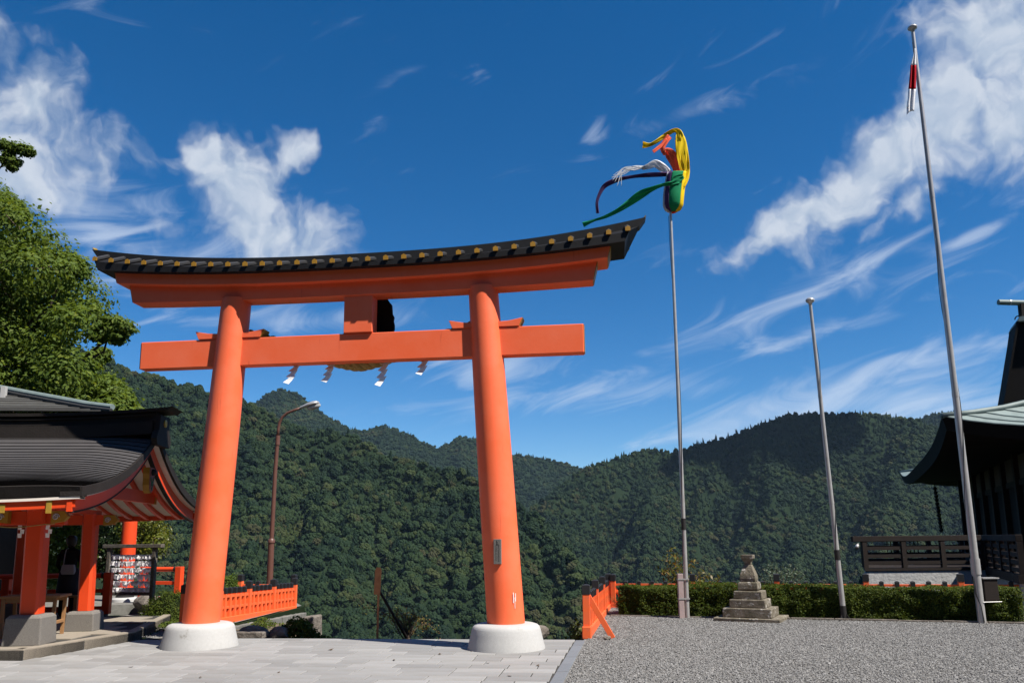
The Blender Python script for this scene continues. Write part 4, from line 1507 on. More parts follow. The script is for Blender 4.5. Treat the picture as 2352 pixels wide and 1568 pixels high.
def build_pavilion():
    t = thing('pavilion', PG, PA, 'open vermilion pavilion with a curved dark shingled roof beside the gate', 'pavilion')
    t.scale = (PK, PK, PK)
    XR, XL, YE = 1.15, -7.2, 3.30
    ys = [0.0, 0.40, 1.02, 1.58, 2.37, 3.30]
    zs = [3.50, 3.17, 2.87, 2.655, 2.43, 2.235]

    def zp(y):
        y = abs(y)
        # smooth concave slope
        q = max(0.0, 1 - y / 3.33)
        return 2.23 + 0.50 * q + 0.88 * q ** 2.6

    def edge(x):
        """the eave lifts a little towards the gable corner"""
        return 0.07 * max(0.0, (x - (XR - 2.4)) / 2.4) ** 2

    def surf(x, y, up=0.20):
        """roof top surface; near the gable it rolls over and down"""
        roll = max(0.0, (x - (XR - 1.05)) / 1.05)
        yy = abs(y)
        bulge = 0.10 * math.sin(min(1.0, yy / YE) * math.pi) ** 0.8
        return zp(y) + up + 0.045 + edge(x) * (yy / YE) + bulge * 0.6 - roll ** 2 * (0.05 + bulge * 0.5)
    # shingle courses on both slopes, each course overlapping the one below
    rows = 27
    xs = [XL + (XR - XL) * k / 34 for k in range(35)]
    xs = [XL, XL + 2, XL + 4] + [XR - 4.0 + 4.0 * k / 22 for k in range(23)]
    for side in (-1, 1):
        for r in range(rows):
            y0 = 0.22 + (YE - 0.22) * (r / rows) ** 0.94
            y1 = 0.22 + (YE - 0.22) * ((r + 1) / rows) ** 0.94
            top, low, und = [], [], []
            for x in xs:
                bend = 0.0
                roll = max(0.0, (x - (XR - 1.5)) / 1.5)
                # towards the verge the courses sweep down
                sw = 0.20 * roll ** 2.0 * min(1.0, (y0 / YE) * 1.4)
                a = min(YE, y0 + sw * (1 - y0 / YE) * 1.6)
                b = min(YE, y1 + sw * (1 - y1 / YE) * 1.6)
                top.append((x, side * a, surf(x, a) - 0.004))
                low.append((x, side * (b + 0.022), surf(x, b + 0.022) + 0.015))
                und.append((x, side * (b - 0.02), surf(x, b) - 0.006))
            MB().grid([top, low, und]).obj('shingle_course', SHINGLE, t)
    # thick eave edge, front and back, and the verge boards of the gable
    for side in (-1, 1):
        ringsF = []
        for x in xs:
            zt_ = surf(x, YE) + 0.012
            zb_ = zp(YE) + edge(x) + 0.047
            ringsF.append([(x, side * (YE - 0.25), zt_), (x, side * (YE + .012), zt_), (x, side * (YE + .03), zt_ - 0.02), (x, side * (YE - .03), zb_), (x, side * (YE - 0.25), zb_)])
        MB().loft(ringsF).obj('eave_edge', EAVE, t)
        MB().loft([[(x, side * (YE - 0.20), zp(YE) + edge(x) + dz) for x in xs] for dz in (0.045, 0.004)] + [[(x, side * (YE - 0.012), zp(YE) + edge(x) + dz) for x in xs] for dz in (0.004, 0.045)], cap=False, closed=False).obj('white_fillet', CREAM, t)
        MB().loft([[(x, side * (YE - 0.20), zp(YE) + edge(x) + 0.006), (x, side * (YE - 0.05), zp(YE) + edge(x) + 0.006), (x, side * (YE - 0.05), zp(YE) + edge(x) - 0.12), (x, side * (YE - 0.20), zp(YE) + edge(x) - 0.12)] for x in xs[:-1] + [XR - 0.08]]).obj('eave_board', VERM_PAV, t)
    # verge: black thick edge, cream soffit board, red barge board with a black line
    ny = 34
    Y_ = [YE * (-1 + 2 * k / ny) for k in range(ny + 1)]

    def strip(name, x0, x1, f0, f1, material, inset=0.0):
        rings = []
        for y in Y_:
            y = y * (1 - inset)
            e = edge(XR) * (abs(y) / YE)
            a, b = f0(y) + e, f1(y) + e
            rings.append([(x0, y, a), (x1, y, a), (x1, y, b), (x0, y, b)])
        return MB().loft(rings).obj(name, material, t)
    strip('verge_edge', XR - 0.30, XR + 0.03, lambda y: zp(y) + 0.04, lambda y: surf(XR, y) - edge(XR) * (abs(y) / YE) - 0.006, EAVE)
    strip('verge_soffit', XR - 0.36, XR - 0.02, lambda y: zp(y) + 0.015, lambda y: zp(y) + 0.038, CREAM, 0.045)
    strip('barge_board', XR - 0.20, XR - 0.12, lambda y: zp(y) - 0.20 - 0.05 * (1 - abs(y) / YE), lambda y: zp(y) + 0.014, VERM_PAV, 0.01)
    strip('barge_line', XR - 0.195, XR - 0.113, lambda y: zp(y) - 0.225 - 0.05 * (1 - abs(y) / YE), lambda y: zp(y) - 0.197 - 0.05 * (1 - abs(y) / YE), EAVE, 0.02)
    # soffit boards and rafters under both slopes
    for side in (-1, 1):
        rws = []
        for k in range(13):
            y = side * (0.05 + (YE - 0.25) * k / 12)
            rws.append([(x, y, zp(y) - 0.02) for x in (XL + .1, XR - 0.21)])
        MB().grid(rws).obj('soffit', CREAM, t, solid=0.01)
        src = None
        k = 0
        x = XR - 0.42
        while x > XL:
            rings = []
            for q in range(11):
                y = side * (0.03 + (YE - 0.24) * q / 10)
                z = zp(y) - 0.028
                rings.append([(-.04, y, z - .085), (.04, y, z - .085), (.04, y, z), (-.04, y, z)])
            if src is None:
                src = MB().loft(rings).obj('rafter', VERM_PAV, t)
                src.location = (x, 0, 0)
            else:
                inst(src, 'rafter', t, (x, 0, 0))
            x -= 0.36
    # ridge: stacked dark boards with upturned ends
    def rl(x): return 0.13 * max(0.0, (x - (XR - 2.8)) / 2.9) ** 2
    def ridge_box(name, hw, z0, z1, xr, ext=0.0):
        rings = []
        for k in range(30):
            f = k / 29
            a = XL + (xr - XL) * f
            b = XL + (xr + ext - XL) * f
            rings.append([(a, -hw, z0 + rl(a)), (b, -hw * 1.02, z1 + rl(b)), (b, hw * 1.02, z1 + rl(b)), (a, hw, z0 + rl(a))])
        return MB().loft(rings).obj(name, EAVE, t)
    ridge_box('ridge_base', 0.36, 3.60, 3.84, XR + 0.0)
    ridge_box('ridge_course', 0.30, 3.842, 3.89, XR + 0.05)
    ridge_box('ridge_course', 0.26, 3.892, 3.97, XR + 0.02)
    ridge_box('ridge_course', 0.30, 3.972, 4.0, XR + 0.06)
    ridge_box('ridge_course', 0.24, 4.002, 4.04, XR + 0.02)
    ridge_box('ridge_cap', 0.33, 4.042, 4.10, XR + 0.26, 0.10)
    # ridge end ornament
    o = MB().prism([(-.36, 3.50), (.36, 3.50), (.43, 3.62), (.36, 3.76), (.30, 3.80), (.27, 4.10), (-.27, 4.10), (-.30, 3.80), (-.36, 3.76), (-.43, 3.62)], XR + 0.02, XR + 0.13, axis='x').obj('ridge_end_board', EAVE, t)
    m = MB()
    m.loft([[(XR + xx, 0.075 * s_ * math.cos(k * math.pi / 12), 3.96 + 0.075 * s_ * math.sin(k * math.pi / 12)) for k in range(24)] for xx, s_ in ((0.13, 1), (0.15, 1), (0.158, .6), (0.15, .45), (0.16, .25))])
    m.obj('gilded_emblem', GOLD, o)
    me = MB()
    me.loft([[(XR - 0.34 + 0.06 * s_ * math.cos(k * math.pi / 10), -0.243 - yy, 3.94 + 0.05 * s_ * math.sin(k * math.pi / 10)) for k in range(20)] for yy, s_ in ((0.02, 1), (0.036, 1), (0.044, .5))])
    me.obj('gilded_emblem', GOLD, t)

    # gable pendant: carved board in red, green and black with an ochre side
    q = [(-.13, 2.96), (.13, 2.96), (.15, 2.84), (.125, 2.74), (.13, 2.62), (.08, 2.50), (0, 2.46), (-.08, 2.50), (-.13, 2.62), (-.125, 2.74), (-.15, 2.84)]
    pend = MB().prism([(a, b + 0.12) for a, b in q], XR - 0.18, XR - 0.06, axis='x').obj('gable_pendant', OCHRE, t)
    PINK = mat('carved_pink', (0.30, 0.075, 0.055), rough=0.6, var=0.5, vscale=20)
    GREENP = mat('carved_green', (0.02, 0.10, 0.035), rough=0.6)
    MB().prism([(a * .9, b + 0.12 + (0.01 if b < 2.7 else 0)) for a, b in q], XR - 0.058, XR - 0.05, axis='x').obj('pendant_face', PINK, pend)
    m = MB()
    for s in (-1, 1):
        for k in range(5):
            a = k * 1.1
            m.box(XR - 0.049, XR - 0.035, s * (0.05 + .03 * math.cos(a)) - .018, s * (0.05 + .03 * math.cos(a)) + .018, 2.86 - k * .035, 2.89 - k * .035)
    m.box(XR - 0.049, XR - 0.035, -.02, .02, 2.64, 2.70)
    m.obj('pendant_scroll', GREENP, pend)
    m = MB().loft([[(XR + xx, 0.07 * s_ * math.cos(k * math.pi / 3), 2.99 + 0.07 * s_ * math.sin(k * math.pi / 3)) for k in range(6)] for xx, s_ in ((-.05, 1), (.0, 1), (.03, .5))])
    m.obj('pendant_boss', EAVE, pend)

    # stone plinths and square posts
    def post(x, y, big=True):
        w_ = 0.30 if big else 0.25
        m = MB()
        g = 0.30 if big else 0.27
        h = 0.48 if big else 0.36
        m.loft([[(x - g, y - g, -0.01), (x + g, y - g, -0.01), (x + g, y + g, -0.01), (x - g, y + g, -0.01)], [(x - g * .93, y - g * .93, h - .05), (x + g * .93, y - g * .93, h - .05), (x + g * .93, y + g * .93, h - .05), (x - g * .93, y + g * .93, h - .05)],
                [(x - g * .8, y - g * .8, h), (x + g * .8, y - g * .8, h), (x + g * .8, y + g * .8, h), (x - g * .8, y + g * .8, h)]])
        p = MB()
        ln = -0.03 * (1 if x > -1 else 0)
        c = 0.04
        def ring(z, ox):
            a = w_ / 2
            return [(x + ox - a, y - a + c, z), (x + ox - a + c, y - a, z), (x + ox + a - c, y - a, z), (x + ox + a, y - a + c, z), (x + ox + a, y + a - c, z), (x + ox + a - c, y + a, z), (x + ox - a + c, y + a, z), (x + ox - a, y + a - c, z)]
        po = p.loft([ring(h + .002, 0), ring(2.2, ln)]).obj('post', VERM_PAV, t, bevel=0.004)
        m.obj('plinth', GRANITE, po, bevel=0.02)
        return po
    for x in (0.0, -3.3, -6.4):
        post(x, -2.0)
    post(0.0, 0.10, False)
    post(-2.35, 2.45, False)
    post(-5.5, 2.45, False)
    # beams: eave purlins, tie beams, gable tie with gilded ends
    for y, z0, z1 in ((-2.0, 1.94, 2.17), (0.10, 1.98, 2.17), (2.45, 2.0, 2.17)):
        MB().box(XL + .3, 0.42 if y < 1 else -1.6, y - .07, y + .07, z0, z1).obj('purlin', VERM_PAV, t, bevel=0.006)
    for x in (0.0, -3.3, -6.4):
        MB().box(x - .07, x + .07, -2.35, 0.35 if x > -1 else 3.2, 2.172, 2.26).obj('cross_beam', VERM_PAV, t, bevel=0.006)
    gb = MB().box(XR - 0.56, XR - 0.46, -1.55, 1.55, 2.44, 2.68).obj('gable_tie', VERM_PAV, t, bevel=0.006)
    for y in (-1.55, 1.47):
        MB().box(XR - 0.568, XR - 0.452, y - .004, y + .1, 2.435, 2.685).obj('gilded_band', GOLD, gb)
    # gilded bands on the eave board and carved, painted beam noses
    for x in (-0.12, 0.0, -0.9, -1.25, -2.1, -3.0, -3.4, -4.3):
        MB().box(x - .045, x + .045, -YE + .038, -YE + .048, zp(YE) - .14, zp(YE) - .01).obj('gilded_band', GOLD, t)
    MB().box(XR - .5, XR - .42, -YE + .03, -YE + .047, zp(YE) - .15, zp(YE) + .05).obj('gilded_band', GOLD, t)
    BLUE = mat('painted_blue', (0.03, 0.03, 0.12), rough=0.6)
    for (x, y, dx) in ((0.36, -2.16, 1), (-3.0, -2.16, 1), (0.36, 0.0, 1), (-0.52, -2.16, -1), (-3.72, -2.16, -1)):
        nose = MB().prism([(x - .10 * dx, 1.96), (x + .10 * dx, 1.99), (x + .17 * dx, 2.07), (x + .10 * dx, 2.16), (x - .10 * dx, 2.16)], y - .05, y + .06).obj('beam_nose', OCHRE, t)
        pts = [(x - .02 + 0.055 * (1 - k / 26) * math.cos(k * .45), y - .058, 2.065 + 0.055 * (1 - k / 26) * math.sin(k * .45)) for k in range(24)]
        MB().tube(pts, 0.011, 5).obj('painted_scroll', PAPER, nose)
        MB().tube([(a, b - .006, c) for a, b, c in pts[::1]], 0.006, 4).obj('painted_scroll', BLUE, nose)
    return t


PAV = build_pavilion()


def build_columns():
    # round columns of the passage behind, on dark metal shoes
    for k, (px_, lab) in enumerate(((286, 'round vermilion column on a dark metal shoe behind the paper rack'),)):
        b = at(px_, 1380, 20.3)
        o = thing('round_column', (b.x, b.y, 0.205), 0, lab, 'column')
        MB().lathe([(0.18, 0.16), (0.175, 1.2), (0.165, 2.75)], 28).obj('shaft', VERM_PAV, o, smooth=True, auto=40)
        MB().lathe([(0.21, 0.10), (0.21, 0.14), (0.195, 0.15), (0.195, 0.30), (0.185, 0.31)], 28).obj('metal_shoe', DARKMETAL, o, smooth=True, auto=40)
        MB().lathe([(0.32, -0.02), (0.31, 0.06), (0.26, 0.105)], 28).obj('plinth', STONEWHITE, o, smooth=True, auto=40)


build_columns()


def build_pavilion_rope():
    o = thing('paper_streamer_cord', PM @ Vector((0, -2.2, 1.95)), PA, 'thin cord with small white paper streamers under the pavilion eave', 'cord')
    MB().tube([(-3.2 + 3.5 * k / 30, 0, 0.0 - 0.05 * math.sin(k / 30 * math.pi * 3) ** 2) for k in range(31)], 0.008, 6).obj('cord', ROPE, o)
    for x in (-3.0, -2.2, -1.45, -0.72, -0.18, 0.22):
        m = MB()
        for k in range(3):
            sx = 0.018 if k % 2 else -0.018
            m.add([(x + sx - .028, .002 * k, -.02 - k * .06), (x + sx + .028, .004 * k, -.02 - k * .06), (x + sx + .02, .01 * k + .004, -.085 - k * .06), (x + sx - .03, .01 * k, -.085 - k * .06)], [(0, 1, 2, 3)])
        m.obj('paper_streamer', PAPER, o, solid=0.002)


build_pavilion_rope()


def build_pavilion_floor():
    o = thing('pavilion_floor')
    tag(o, kind='structure')
    # kerbed floor of beige slabs, a hand's breadth above the plaza
    P0, P1, P2, P3, P4 = Vector((-13.5, 11.62)), Vector((-7.0, 11.78)), Vector((-6.42, 13.95)), Vector((-7.2, 17.2)), Vector((-14.5, 17.5))
    m = MB().prism([(p.x, p.y) for p in (P0, P1, P2, P3, P4)], -0.05, 0.125, axis='z')
    m.obj('floor_bed', MORTAR, o)
    poly = [(p.x, p.y) for p in (P0, P1, P2, P3, P4)]
    src = {}
    for i in range(20):
        for j in range(10):
            x, y = -14.2 + i * 0.72 + (0.36 if j % 2 else 0), 11.8 + j * 0.62
            c = [(x, y), (x + .71, y), (x + .71, y + .61), (x, y + .61)]
            inside = [in_poly(a, b, poly) for a, b in c]
            if all(inside):
                if 'a' not in src:
                    src['a'] = MB().box(0, .708, 0, .608, 0.05, 0.145).obj('floor_slab', FLOORSTONE, o, bevel=0.004)
                    src['a'].location = (x, y, 0)
                else:
                    inst(src['a'], 'floor_slab', o, (x, y, rnd.uniform(-.001, .001)))
    for a, b in ((P0, P1), (P1, P2), (P2, P3)):
        d = (b - a)
        L = d.length
        n = max(1, round(L / 0.9))
        for k in range(n):
            s = MB().box(0.003, L / n - 0.003, 0.0, 0.14, -0.05, 0.15).obj('edge_stone', FLOORSTONE, o, bevel=0.006)
            p = a + d * (k / n)
            s.location = (p.x, p.y, 0)
            s.rotation_euler = (0, 0, math.atan2(d.y, d.x))
    # raised walk behind, with a pale kerb
    q = [(-15, 17.6), (-10.0, 17.5), (-9.6, 19.05), (-8.9, 19.4), (-8.3, 22.0), (-16, 24)]
    w = MB().prism(q, -0.05, 0.205, axis='z').obj('raised_walk', CONCRETE)
    tag(w, kind='structure')


build_pavilion_floor()


# ------------------------------------------------------------------ things in and by the pavilion
def build_table():
    b = pk(-8.62, 14.72, 0.0)
    o = thing('wooden_table', b, R(12), 'small tan wooden table with four splayed legs under the pavilion', 'table')
    MB().box(-.46, .46, -.30, .30, 0.62, 0.655).obj('table_top', WOODTAN, o, bevel=0.004)
    for sx in (-1, 1):
        for sy in (-1, 1):
            MB().bar((sx * .38, sy * .24, 0.62), (sx * .36, sy * .27, 0.0), 0.05, 0.05, up=(0, 1, 0)).obj('leg', WOODTAN, o, bevel=0.003)
        MB().box(sx * .37 - .02, sx * .37 + .02, -.24, .24, 0.2, 0.245).obj('stretcher', WOODTAN, o)
    MB().box(-.36, .36, -.25, -.215, .55, .62).obj('apron', WOODTAN, o)
    MB().box(-.36, .36, .215, .25, .55, .62).obj('apron', WOODTAN, o)
    bx = thing('wooden_box', b + Vector((0.02, 0.05, 0.656)), R(12), 'little lidded wooden box on the tan table', 'box')
    MB().box(-.10, .10, -.08, .08, 0, 0.07).obj('box_body', WOODTAN, bx, bevel=0.003)
    MB().box(-.107, .107, -.087, .087, 0.071, 0.086).obj('lid', WOODTAN, bx, bevel=0.003)


build_table()


def bench(name, loc, rz, L, label, h=0.45):
    o = thing(name, loc, rz, label, 'bench')
    for k in (-1, 0, 1):
        MB().box(-L / 2, L / 2, k * .13 - .058, k * .13 + .058, h - .04, h).obj('seat_plank', WOODTAN, o, bevel=0.004)
    for sx in (-1, 1):
        for sy in (-1, 1):
            MB().box(sx * (L / 2 - .12) - .03, sx * (L / 2 - .12) + .03, sy * .13 - .03, sy * .13 + .03, 0, h - .042).obj('leg', WOODTAN, o)
        MB().box(sx * (L / 2 - .12) - .02, sx * (L / 2 - .12) + .02, -.13, .13, 0.12, 0.16).obj('stretcher', WOODTAN, o)
    return o


bench('wooden_bench', (-9.5, 16.6, 0.145), R(6), 1.5, 'low plank bench in the shade behind the standing person')
bench('wooden_bench', (-10.4, 15.0, 0.145), R(6), 1.6, 'plank bench in deep shade behind the front post', 0.5)


def build_rack():
    a, b = Vector((-7.86, 17.75, 0)), Vector((-9.02, 18.1, 0))
    d = (b - a)
    ang = math.atan2(-d.y, -d.x)
    L = d.length
    o = thing('fortune_paper_rack', b, ang, 'weathered wooden rack with rows of tied white fortune papers', 'rack')
    for x in (0.0, L):
        MB().bar((x, 0, 0), (x, 0, 1.52), 0.085, 0.085, up=(0, 1, 0)).obj('post', WOODGREY, o, bevel=0.004)
    MB().box(-0.16, L + 0.20, -.06, .06, 1.522, 1.60).obj('top_beam', WOODGREY, o, bevel=0.006)
    MB().box(0.04, L - .04, -.03, .03, 0.50, 0.57).obj('lower_rail', WOODGREY, o, bevel=0.004)
    rs = random.Random(8)
    protos = []
    for k in range(8):
        # a paper strip folded narrow, knotted over the string, ends hanging unevenly
        m = MB()
        l1, l2 = rs.uniform(.06, .10), rs.uniform(.04, .09)
        w_ = rs.uniform(.011, .018)
        s1, s2 = rs.uniform(-.03, .03), rs.uniform(-.03, .03)
        m.add([(-w_, -.012, .012), (w_, -.012, .014), (w_ * .6 + s1, -.02, -l1), (-w_ * .9 + s1, -.018, -l1 + .008)], [(0, 1, 2, 3)])
        m.add([(-w_, .012, .012), (w_, .012, .014), (w_ + s2, .022, -l2), (-w_ + s2, .02, -l2 - .006)], [(0, 1, 2, 3)])
        m.add([(-w_, -.012, .012), (w_, -.012, .014), (w_, .012, .014), (-w_, .012, .012)], [(0, 1, 2, 3)])
        m.box(-.012, .012, -.014, .014, -.008, .012)
        protos.append(m.mesh('paper_strip'))
        protos[-1].materials.append(PAPER)
    for r in range(6):
        z = 1.36 - r * 0.142
        MB().tube([(0.04, 0, z), (L / 2, 0, z - .008), (L - .04, 0, z)], 0.003, 5).obj('string', WOODGREY, o)
        x = 0.06
        while x < L - .05:
            x += rs.uniform(0.012, 0.030) * (1.5 if rs.random() < .12 else 1)
            s = bpy.data.objects.new('paper_strip', rs.choice(protos))
            C.objects.link(s)
            s.parent = o
            s.location = (x, rs.uniform(-.004, .004), z - .006)
            s.rotation_euler = (rs.uniform(-.3, .3), rs.uniform(-.35, .35), rs.uniform(-.7, .7))
            s.scale = (1.35, 1.2, rs.uniform(.95, 1.3))
    return o


build_rack()


def build_person():
    # standing with the back to the camera, looking out over the valley; dark clothes, pale shoulder bag
    b = at(152, 1395, 16.75)
    b.z = 0.145
    o = thing('person', b, R(8), 'person in dark clothes with a pale shoulder bag standing in the shade', 'person')
    J = {'pelvis': (0, 0, .88), 'waist': (0, -.005, 1.03), 'chest': (0, .0, 1.22), 'neck0': (0, .005, 1.36), 'neck': (0, .0, 1.42), 'head': (0, .02, 1.52), 'crown': (0, .02, 1.60),
         'lh': (-.085, 0, .83), 'lk': (-.10, .01, .46), 'la': (-.11, -.01, .07), 'lt': (-.12, .12, .03), 'rh': (.085, 0, .83), 'rk': (.09, .03, .46), 'ra': (.10, .0, .07), 'rt': (.12, .13, .03),
         'ls': (-.165, 0, 1.31), 'le': (-.235, .0, 1.06), 'lw': (-.20, .14, .92), 'lf': (-.17, .20, .90), 'rs': (.165, 0, 1.31), 're': (.23, -.02, 1.05), 'rw': (.215, .06, .82), 'rf': (.21, .08, .75)}
    rad = {'pelvis': (.145, .105), 'waist': (.125, .09), 'chest': (.155, .10), 'neck0': (.07, .065), 'neck': (.05, .05), 'head': (.078, .092), 'crown': (.05, .06), 'lh': (.085, .085), 'lk': (.058, .058), 'la': (.038, .042), 'lt': (.035, .025),
           'rh': (.085, .085), 'rk': (.058, .058), 'ra': (.038, .042), 'rt': (.035, .025), 'ls': (.062, .062), 'le': (.043, .043), 'lw': (.028, .032), 'lf': (.03, .02), 'rs': (.062, .062), 're': (.043, .043), 'rw': (.028, .032), 'rf': (.03, .02)}
    E_ = [('pelvis', 'waist'), ('waist', 'chest'), ('chest', 'neck0'), ('neck0', 'neck'), ('neck', 'head'), ('head', 'crown'), ('pelvis', 'lh'), ('lh', 'lk'), ('lk', 'la'), ('la', 'lt'), ('pelvis', 'rh'), ('rh', 'rk'), ('rk', 'ra'), ('ra', 'rt'),
          ('chest', 'ls'), ('ls', 'le'), ('le', 'lw'), ('lw', 'lf'), ('chest', 'rs'), ('rs', 're'), ('re', 'rw'), ('rw', 'rf')]
    names = list(J)
    me = bpy.data.meshes.new('body')
    me.from_pydata([J[n] for n in names], [(names.index(a), names.index(c)) for a, c in E_], [])
    body = bpy.data.objects.new('body', me)
    C.objects.link(body)
    body.parent = o
    sk = body.modifiers.new('skin', 'SKIN')
    for i, n in enumerate(names):
        me.skin_vertices[0].data[i].radius = rad[n]
    me.skin_vertices[0].data[names.index('pelvis')].use_root = True
    sk.use_smooth_shade = True
    sb = body.modifiers.new('smooth', 'SUBSURF')
    sb.levels = sb.render_levels = 2
    me.materials.append(mat('dark_clothes', (0.012, 0.012, 0.016), rough=0.85, spec=0.1, var=0.4, vscale=9))
    skin = mat('skin', (0.42, 0.24, 0.17), rough=0.55, spec=0.3)
    # hair, skirt, hands, bag and strap
    MB().lathe([(.05, 1.42), (.085, 1.46), (.10, 1.53), (.095, 1.60), (.06, 1.645), (.01, 1.655)], 20, (0, .005), 1.0, 1.08).obj('hair', mat('black_hair', (0.012, 0.010, 0.010), rough=0.5), body, smooth=True)
    MB().lathe([(.16, .98), (.19, .86), (.215, .60), (.225, .42)], 24, (0, .01), 1.0, .75).obj('skirt', mat('dark_skirt', (0.014, 0.014, 0.02), rough=0.9), body, smooth=True, solid=0.006)
    for sx, w_, dirv in ((-1, J['lf'], Vector((.05, .05, -.02))), (1, J['rf'], Vector((0, .02, -.08)))):
        m = MB()
        w_ = Vector(w_)
        m.tube([w_, w_ + dirv * .55], [.026, .034], 8)
        for f in range(4):
            off = Vector((0.0, 0.016 * (f - 1.5), 0.0))
            m.tube([w_ + dirv * .5 + off, w_ + dirv * .9 + off, w_ + dirv * 1.25 + off * .8 + Vector((-.012 * sx, 0, 0))], [.009, .0085, .007], 6)
        m.tube([w_ + dirv * .2 + Vector((0, .022, 0)), w_ + dirv * .7 + Vector((-.01 * sx, .042, 0))], [.010, .008], 6)
        m.obj('hand', skin, body, smooth=True)
    bag = thing('shoulder_bag', b + Vector((0.05, -.13, .86)), R(8), 'pale shoulder bag worn on the back of the shaded person', 'bag')
    m = MB()
    m.loft([[(-.12, -.03, 0), (.12, -.03, 0), (.12, .03, 0), (-.12, .03, 0)], [(-.14, -.05, .07), (.14, -.05, .07), (.14, .04, .07), (-.14, .04, .07)], [(-.12, -.03, .2), (.12, -.03, .2), (.12, .03, .2), (-.12, .03, .2)]])
    m.obj('pouch', mat('pale_cloth_bag', (0.30, 0.30, 0.34), rough=0.8), bag, bevel=0.02)
    MB().tube([(-.10, .0, .19), (-.10, .02, .35), (-.11, .10, .50), (-.09, .17, .53)], 0.011, 6).obj('strap', mat('pale_cloth_bag', (0.3, 0.3, 0.34)), bag)


build_person()

# ------------------------------------------------------------------ garden, hedge, pedestal, shrubs and trees
L_CAMPHOR = leafmat('camphor_leaves', [(0.062, 0.102, 0.02), (0.085, 0.13, 0.024), (0.105, 0.155, 0.028), (0.115, 0.165, 0.028), (0.070, 0.11, 0.02), (0.15, 0.185, 0.03)], transl=0.42, rough=0.6, spec=0.15)
L_YELLOW = leafmat('yellow_green_leaves', [(0.075, 0.10, 0.012), (0.12, 0.13, 0.015), (0.055, 0.085, 0.014), (0.16, 0.15, 0.02)], transl=0.35)
L_HEDGE = leafmat('hedge_leaves', [(0.034, 0.056, 0.008), (0.050, 0.076, 0.010), (0.070, 0.095, 0.010), (0.042, 0.066, 0.010), (0.10, 0.11, 0.012)], transl=0.3, rough=0.6, spec=0.15)
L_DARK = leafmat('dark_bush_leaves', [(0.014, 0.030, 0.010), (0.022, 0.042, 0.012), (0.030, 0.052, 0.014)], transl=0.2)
L_SILVER = leafmat('silvery_leaves', [(0.07, 0.10, 0.06), (0.10, 0.13, 0.08), (0.05, 0.08, 0.045)], transl=0.25)
L_AUTUMN = leafmat('autumn_leaves', [(0.16, 0.12, 0.02), (0.11, 0.13, 0.02), (0.22, 0.11, 0.03), (0.08, 0.10, 0.02), (0.20, 0.16, 0.03)], transl=0.35)
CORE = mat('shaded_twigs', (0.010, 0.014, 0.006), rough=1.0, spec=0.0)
LAWN = leafmat('grass_blades', [(0.035, 0.065, 0.012), (0.055, 0.095, 0.016), (0.075, 0.11, 0.02)], transl=0.3)


def limb_path(a, b, sag=0.0, n=6, wob=0.15, rs=None):
    rs = rs or rnd
    a, b = Vector(a), Vector(b)
    out = []
    for k in range(n + 1):
        f = k / n
        p = a.lerp(b, f)
        p.z += sag * math.sin(f * math.pi)
        if 0 < k < n:
            p += Vector((rs.uniform(-wob, wob), rs.uniform(-wob, wob), rs.uniform(-wob, wob)))
        out.append(p)
    return out


def tree_from(name, base, clumps, radii, n_each, leaf, leaf_size, label, group=None, trunk_r=0.3, fork=None, droop=0.0, flat=0.75, limbs=14, seed=1, cat='tree', crown_name='crown'):
    """trunk, limbs and twigs reaching into leaf clumps; everything relative to the base"""
    rs = random.Random(seed)
    nrs = np.random.default_rng(seed)
    base = Vector(base)
    o = thing(name, base, 0, label, cat, group)
    cl = [Vector(c) - base for c in clumps]
    fork = Vector(fork) - base if fork is not None else Vector((0, 0, 2.5))
    tr = MB().tube(limb_path((0, 0, -0.1), fork, n=5, wob=trunk_r * .25, rs=rs), [trunk_r * 1.25, trunk_r * 1.02, trunk_r * .95, trunk_r * .9, trunk_r * .85, trunk_r * .8], 14).obj('trunk', BARK, o, smooth=True)
    # limbs towards far clumps; twigs from the limbs to every other clump
    m = MB()
    idx = list(range(len(cl)))
    rs.shuffle(idx)
    mains = []
    for i in idx[:limbs]:
        e = cl[i]
        path = limb_path(fork - Vector((0, 0, trunk_r)), e, sag=0.25, n=7, wob=0.06 * (e - fork).length, rs=rs)
        r0 = trunk_r * rs.uniform(.28, .45)
        m.tube(path, [r0 * (1 - k / 7.6) ** 1.3 + .010 for k in range(8)], 7)
        mains.append(path)
    for i in idx[limbs:]:
        e = cl[i]
        best = min((p for pa in mains for p in pa[2:]), key=lambda p: (p - e).length)
        if (best - e).length < 1.7:
            m.tube(limb_path(best, e, sag=.1, n=4, wob=.08, rs=rs), [.035, .03, .024, .018, .010], 5)
    m.obj('limbs', BARK, tr, smooth=True)
    P, Nn = clump_points([tuple(c) for c in cl], radii, n_each, flat, nrs)
    V, Fq = leaves(P, Nn, leaf_size, 0.55, nrs, droop)
    link(crown_name, np_mesh(crown_name, V, Fq), leaf, o)
    return o


def poly_clumps(poly, Yr, n, r, seed, tries=60000, sep=0.55):
    """clump centres spread through a volume whose outline in the photograph is poly"""
    rs = random.Random(seed)
    xs = [p[0] for p in poly]
    ys = [p[1] for p in poly]
    out = []
    for _ in range(tries):
        x, y = rs.uniform(min(xs), max(xs)), rs.uniform(min(ys), max(ys))
        if not in_poly(x, y, poly):
            continue
        p = at(x, y, rs.uniform(*Yr))
        if all((p - q).length > r * sep * 1.6 for q in out):
            out.append(p)
            if len(out) >= n:
                break
    return out


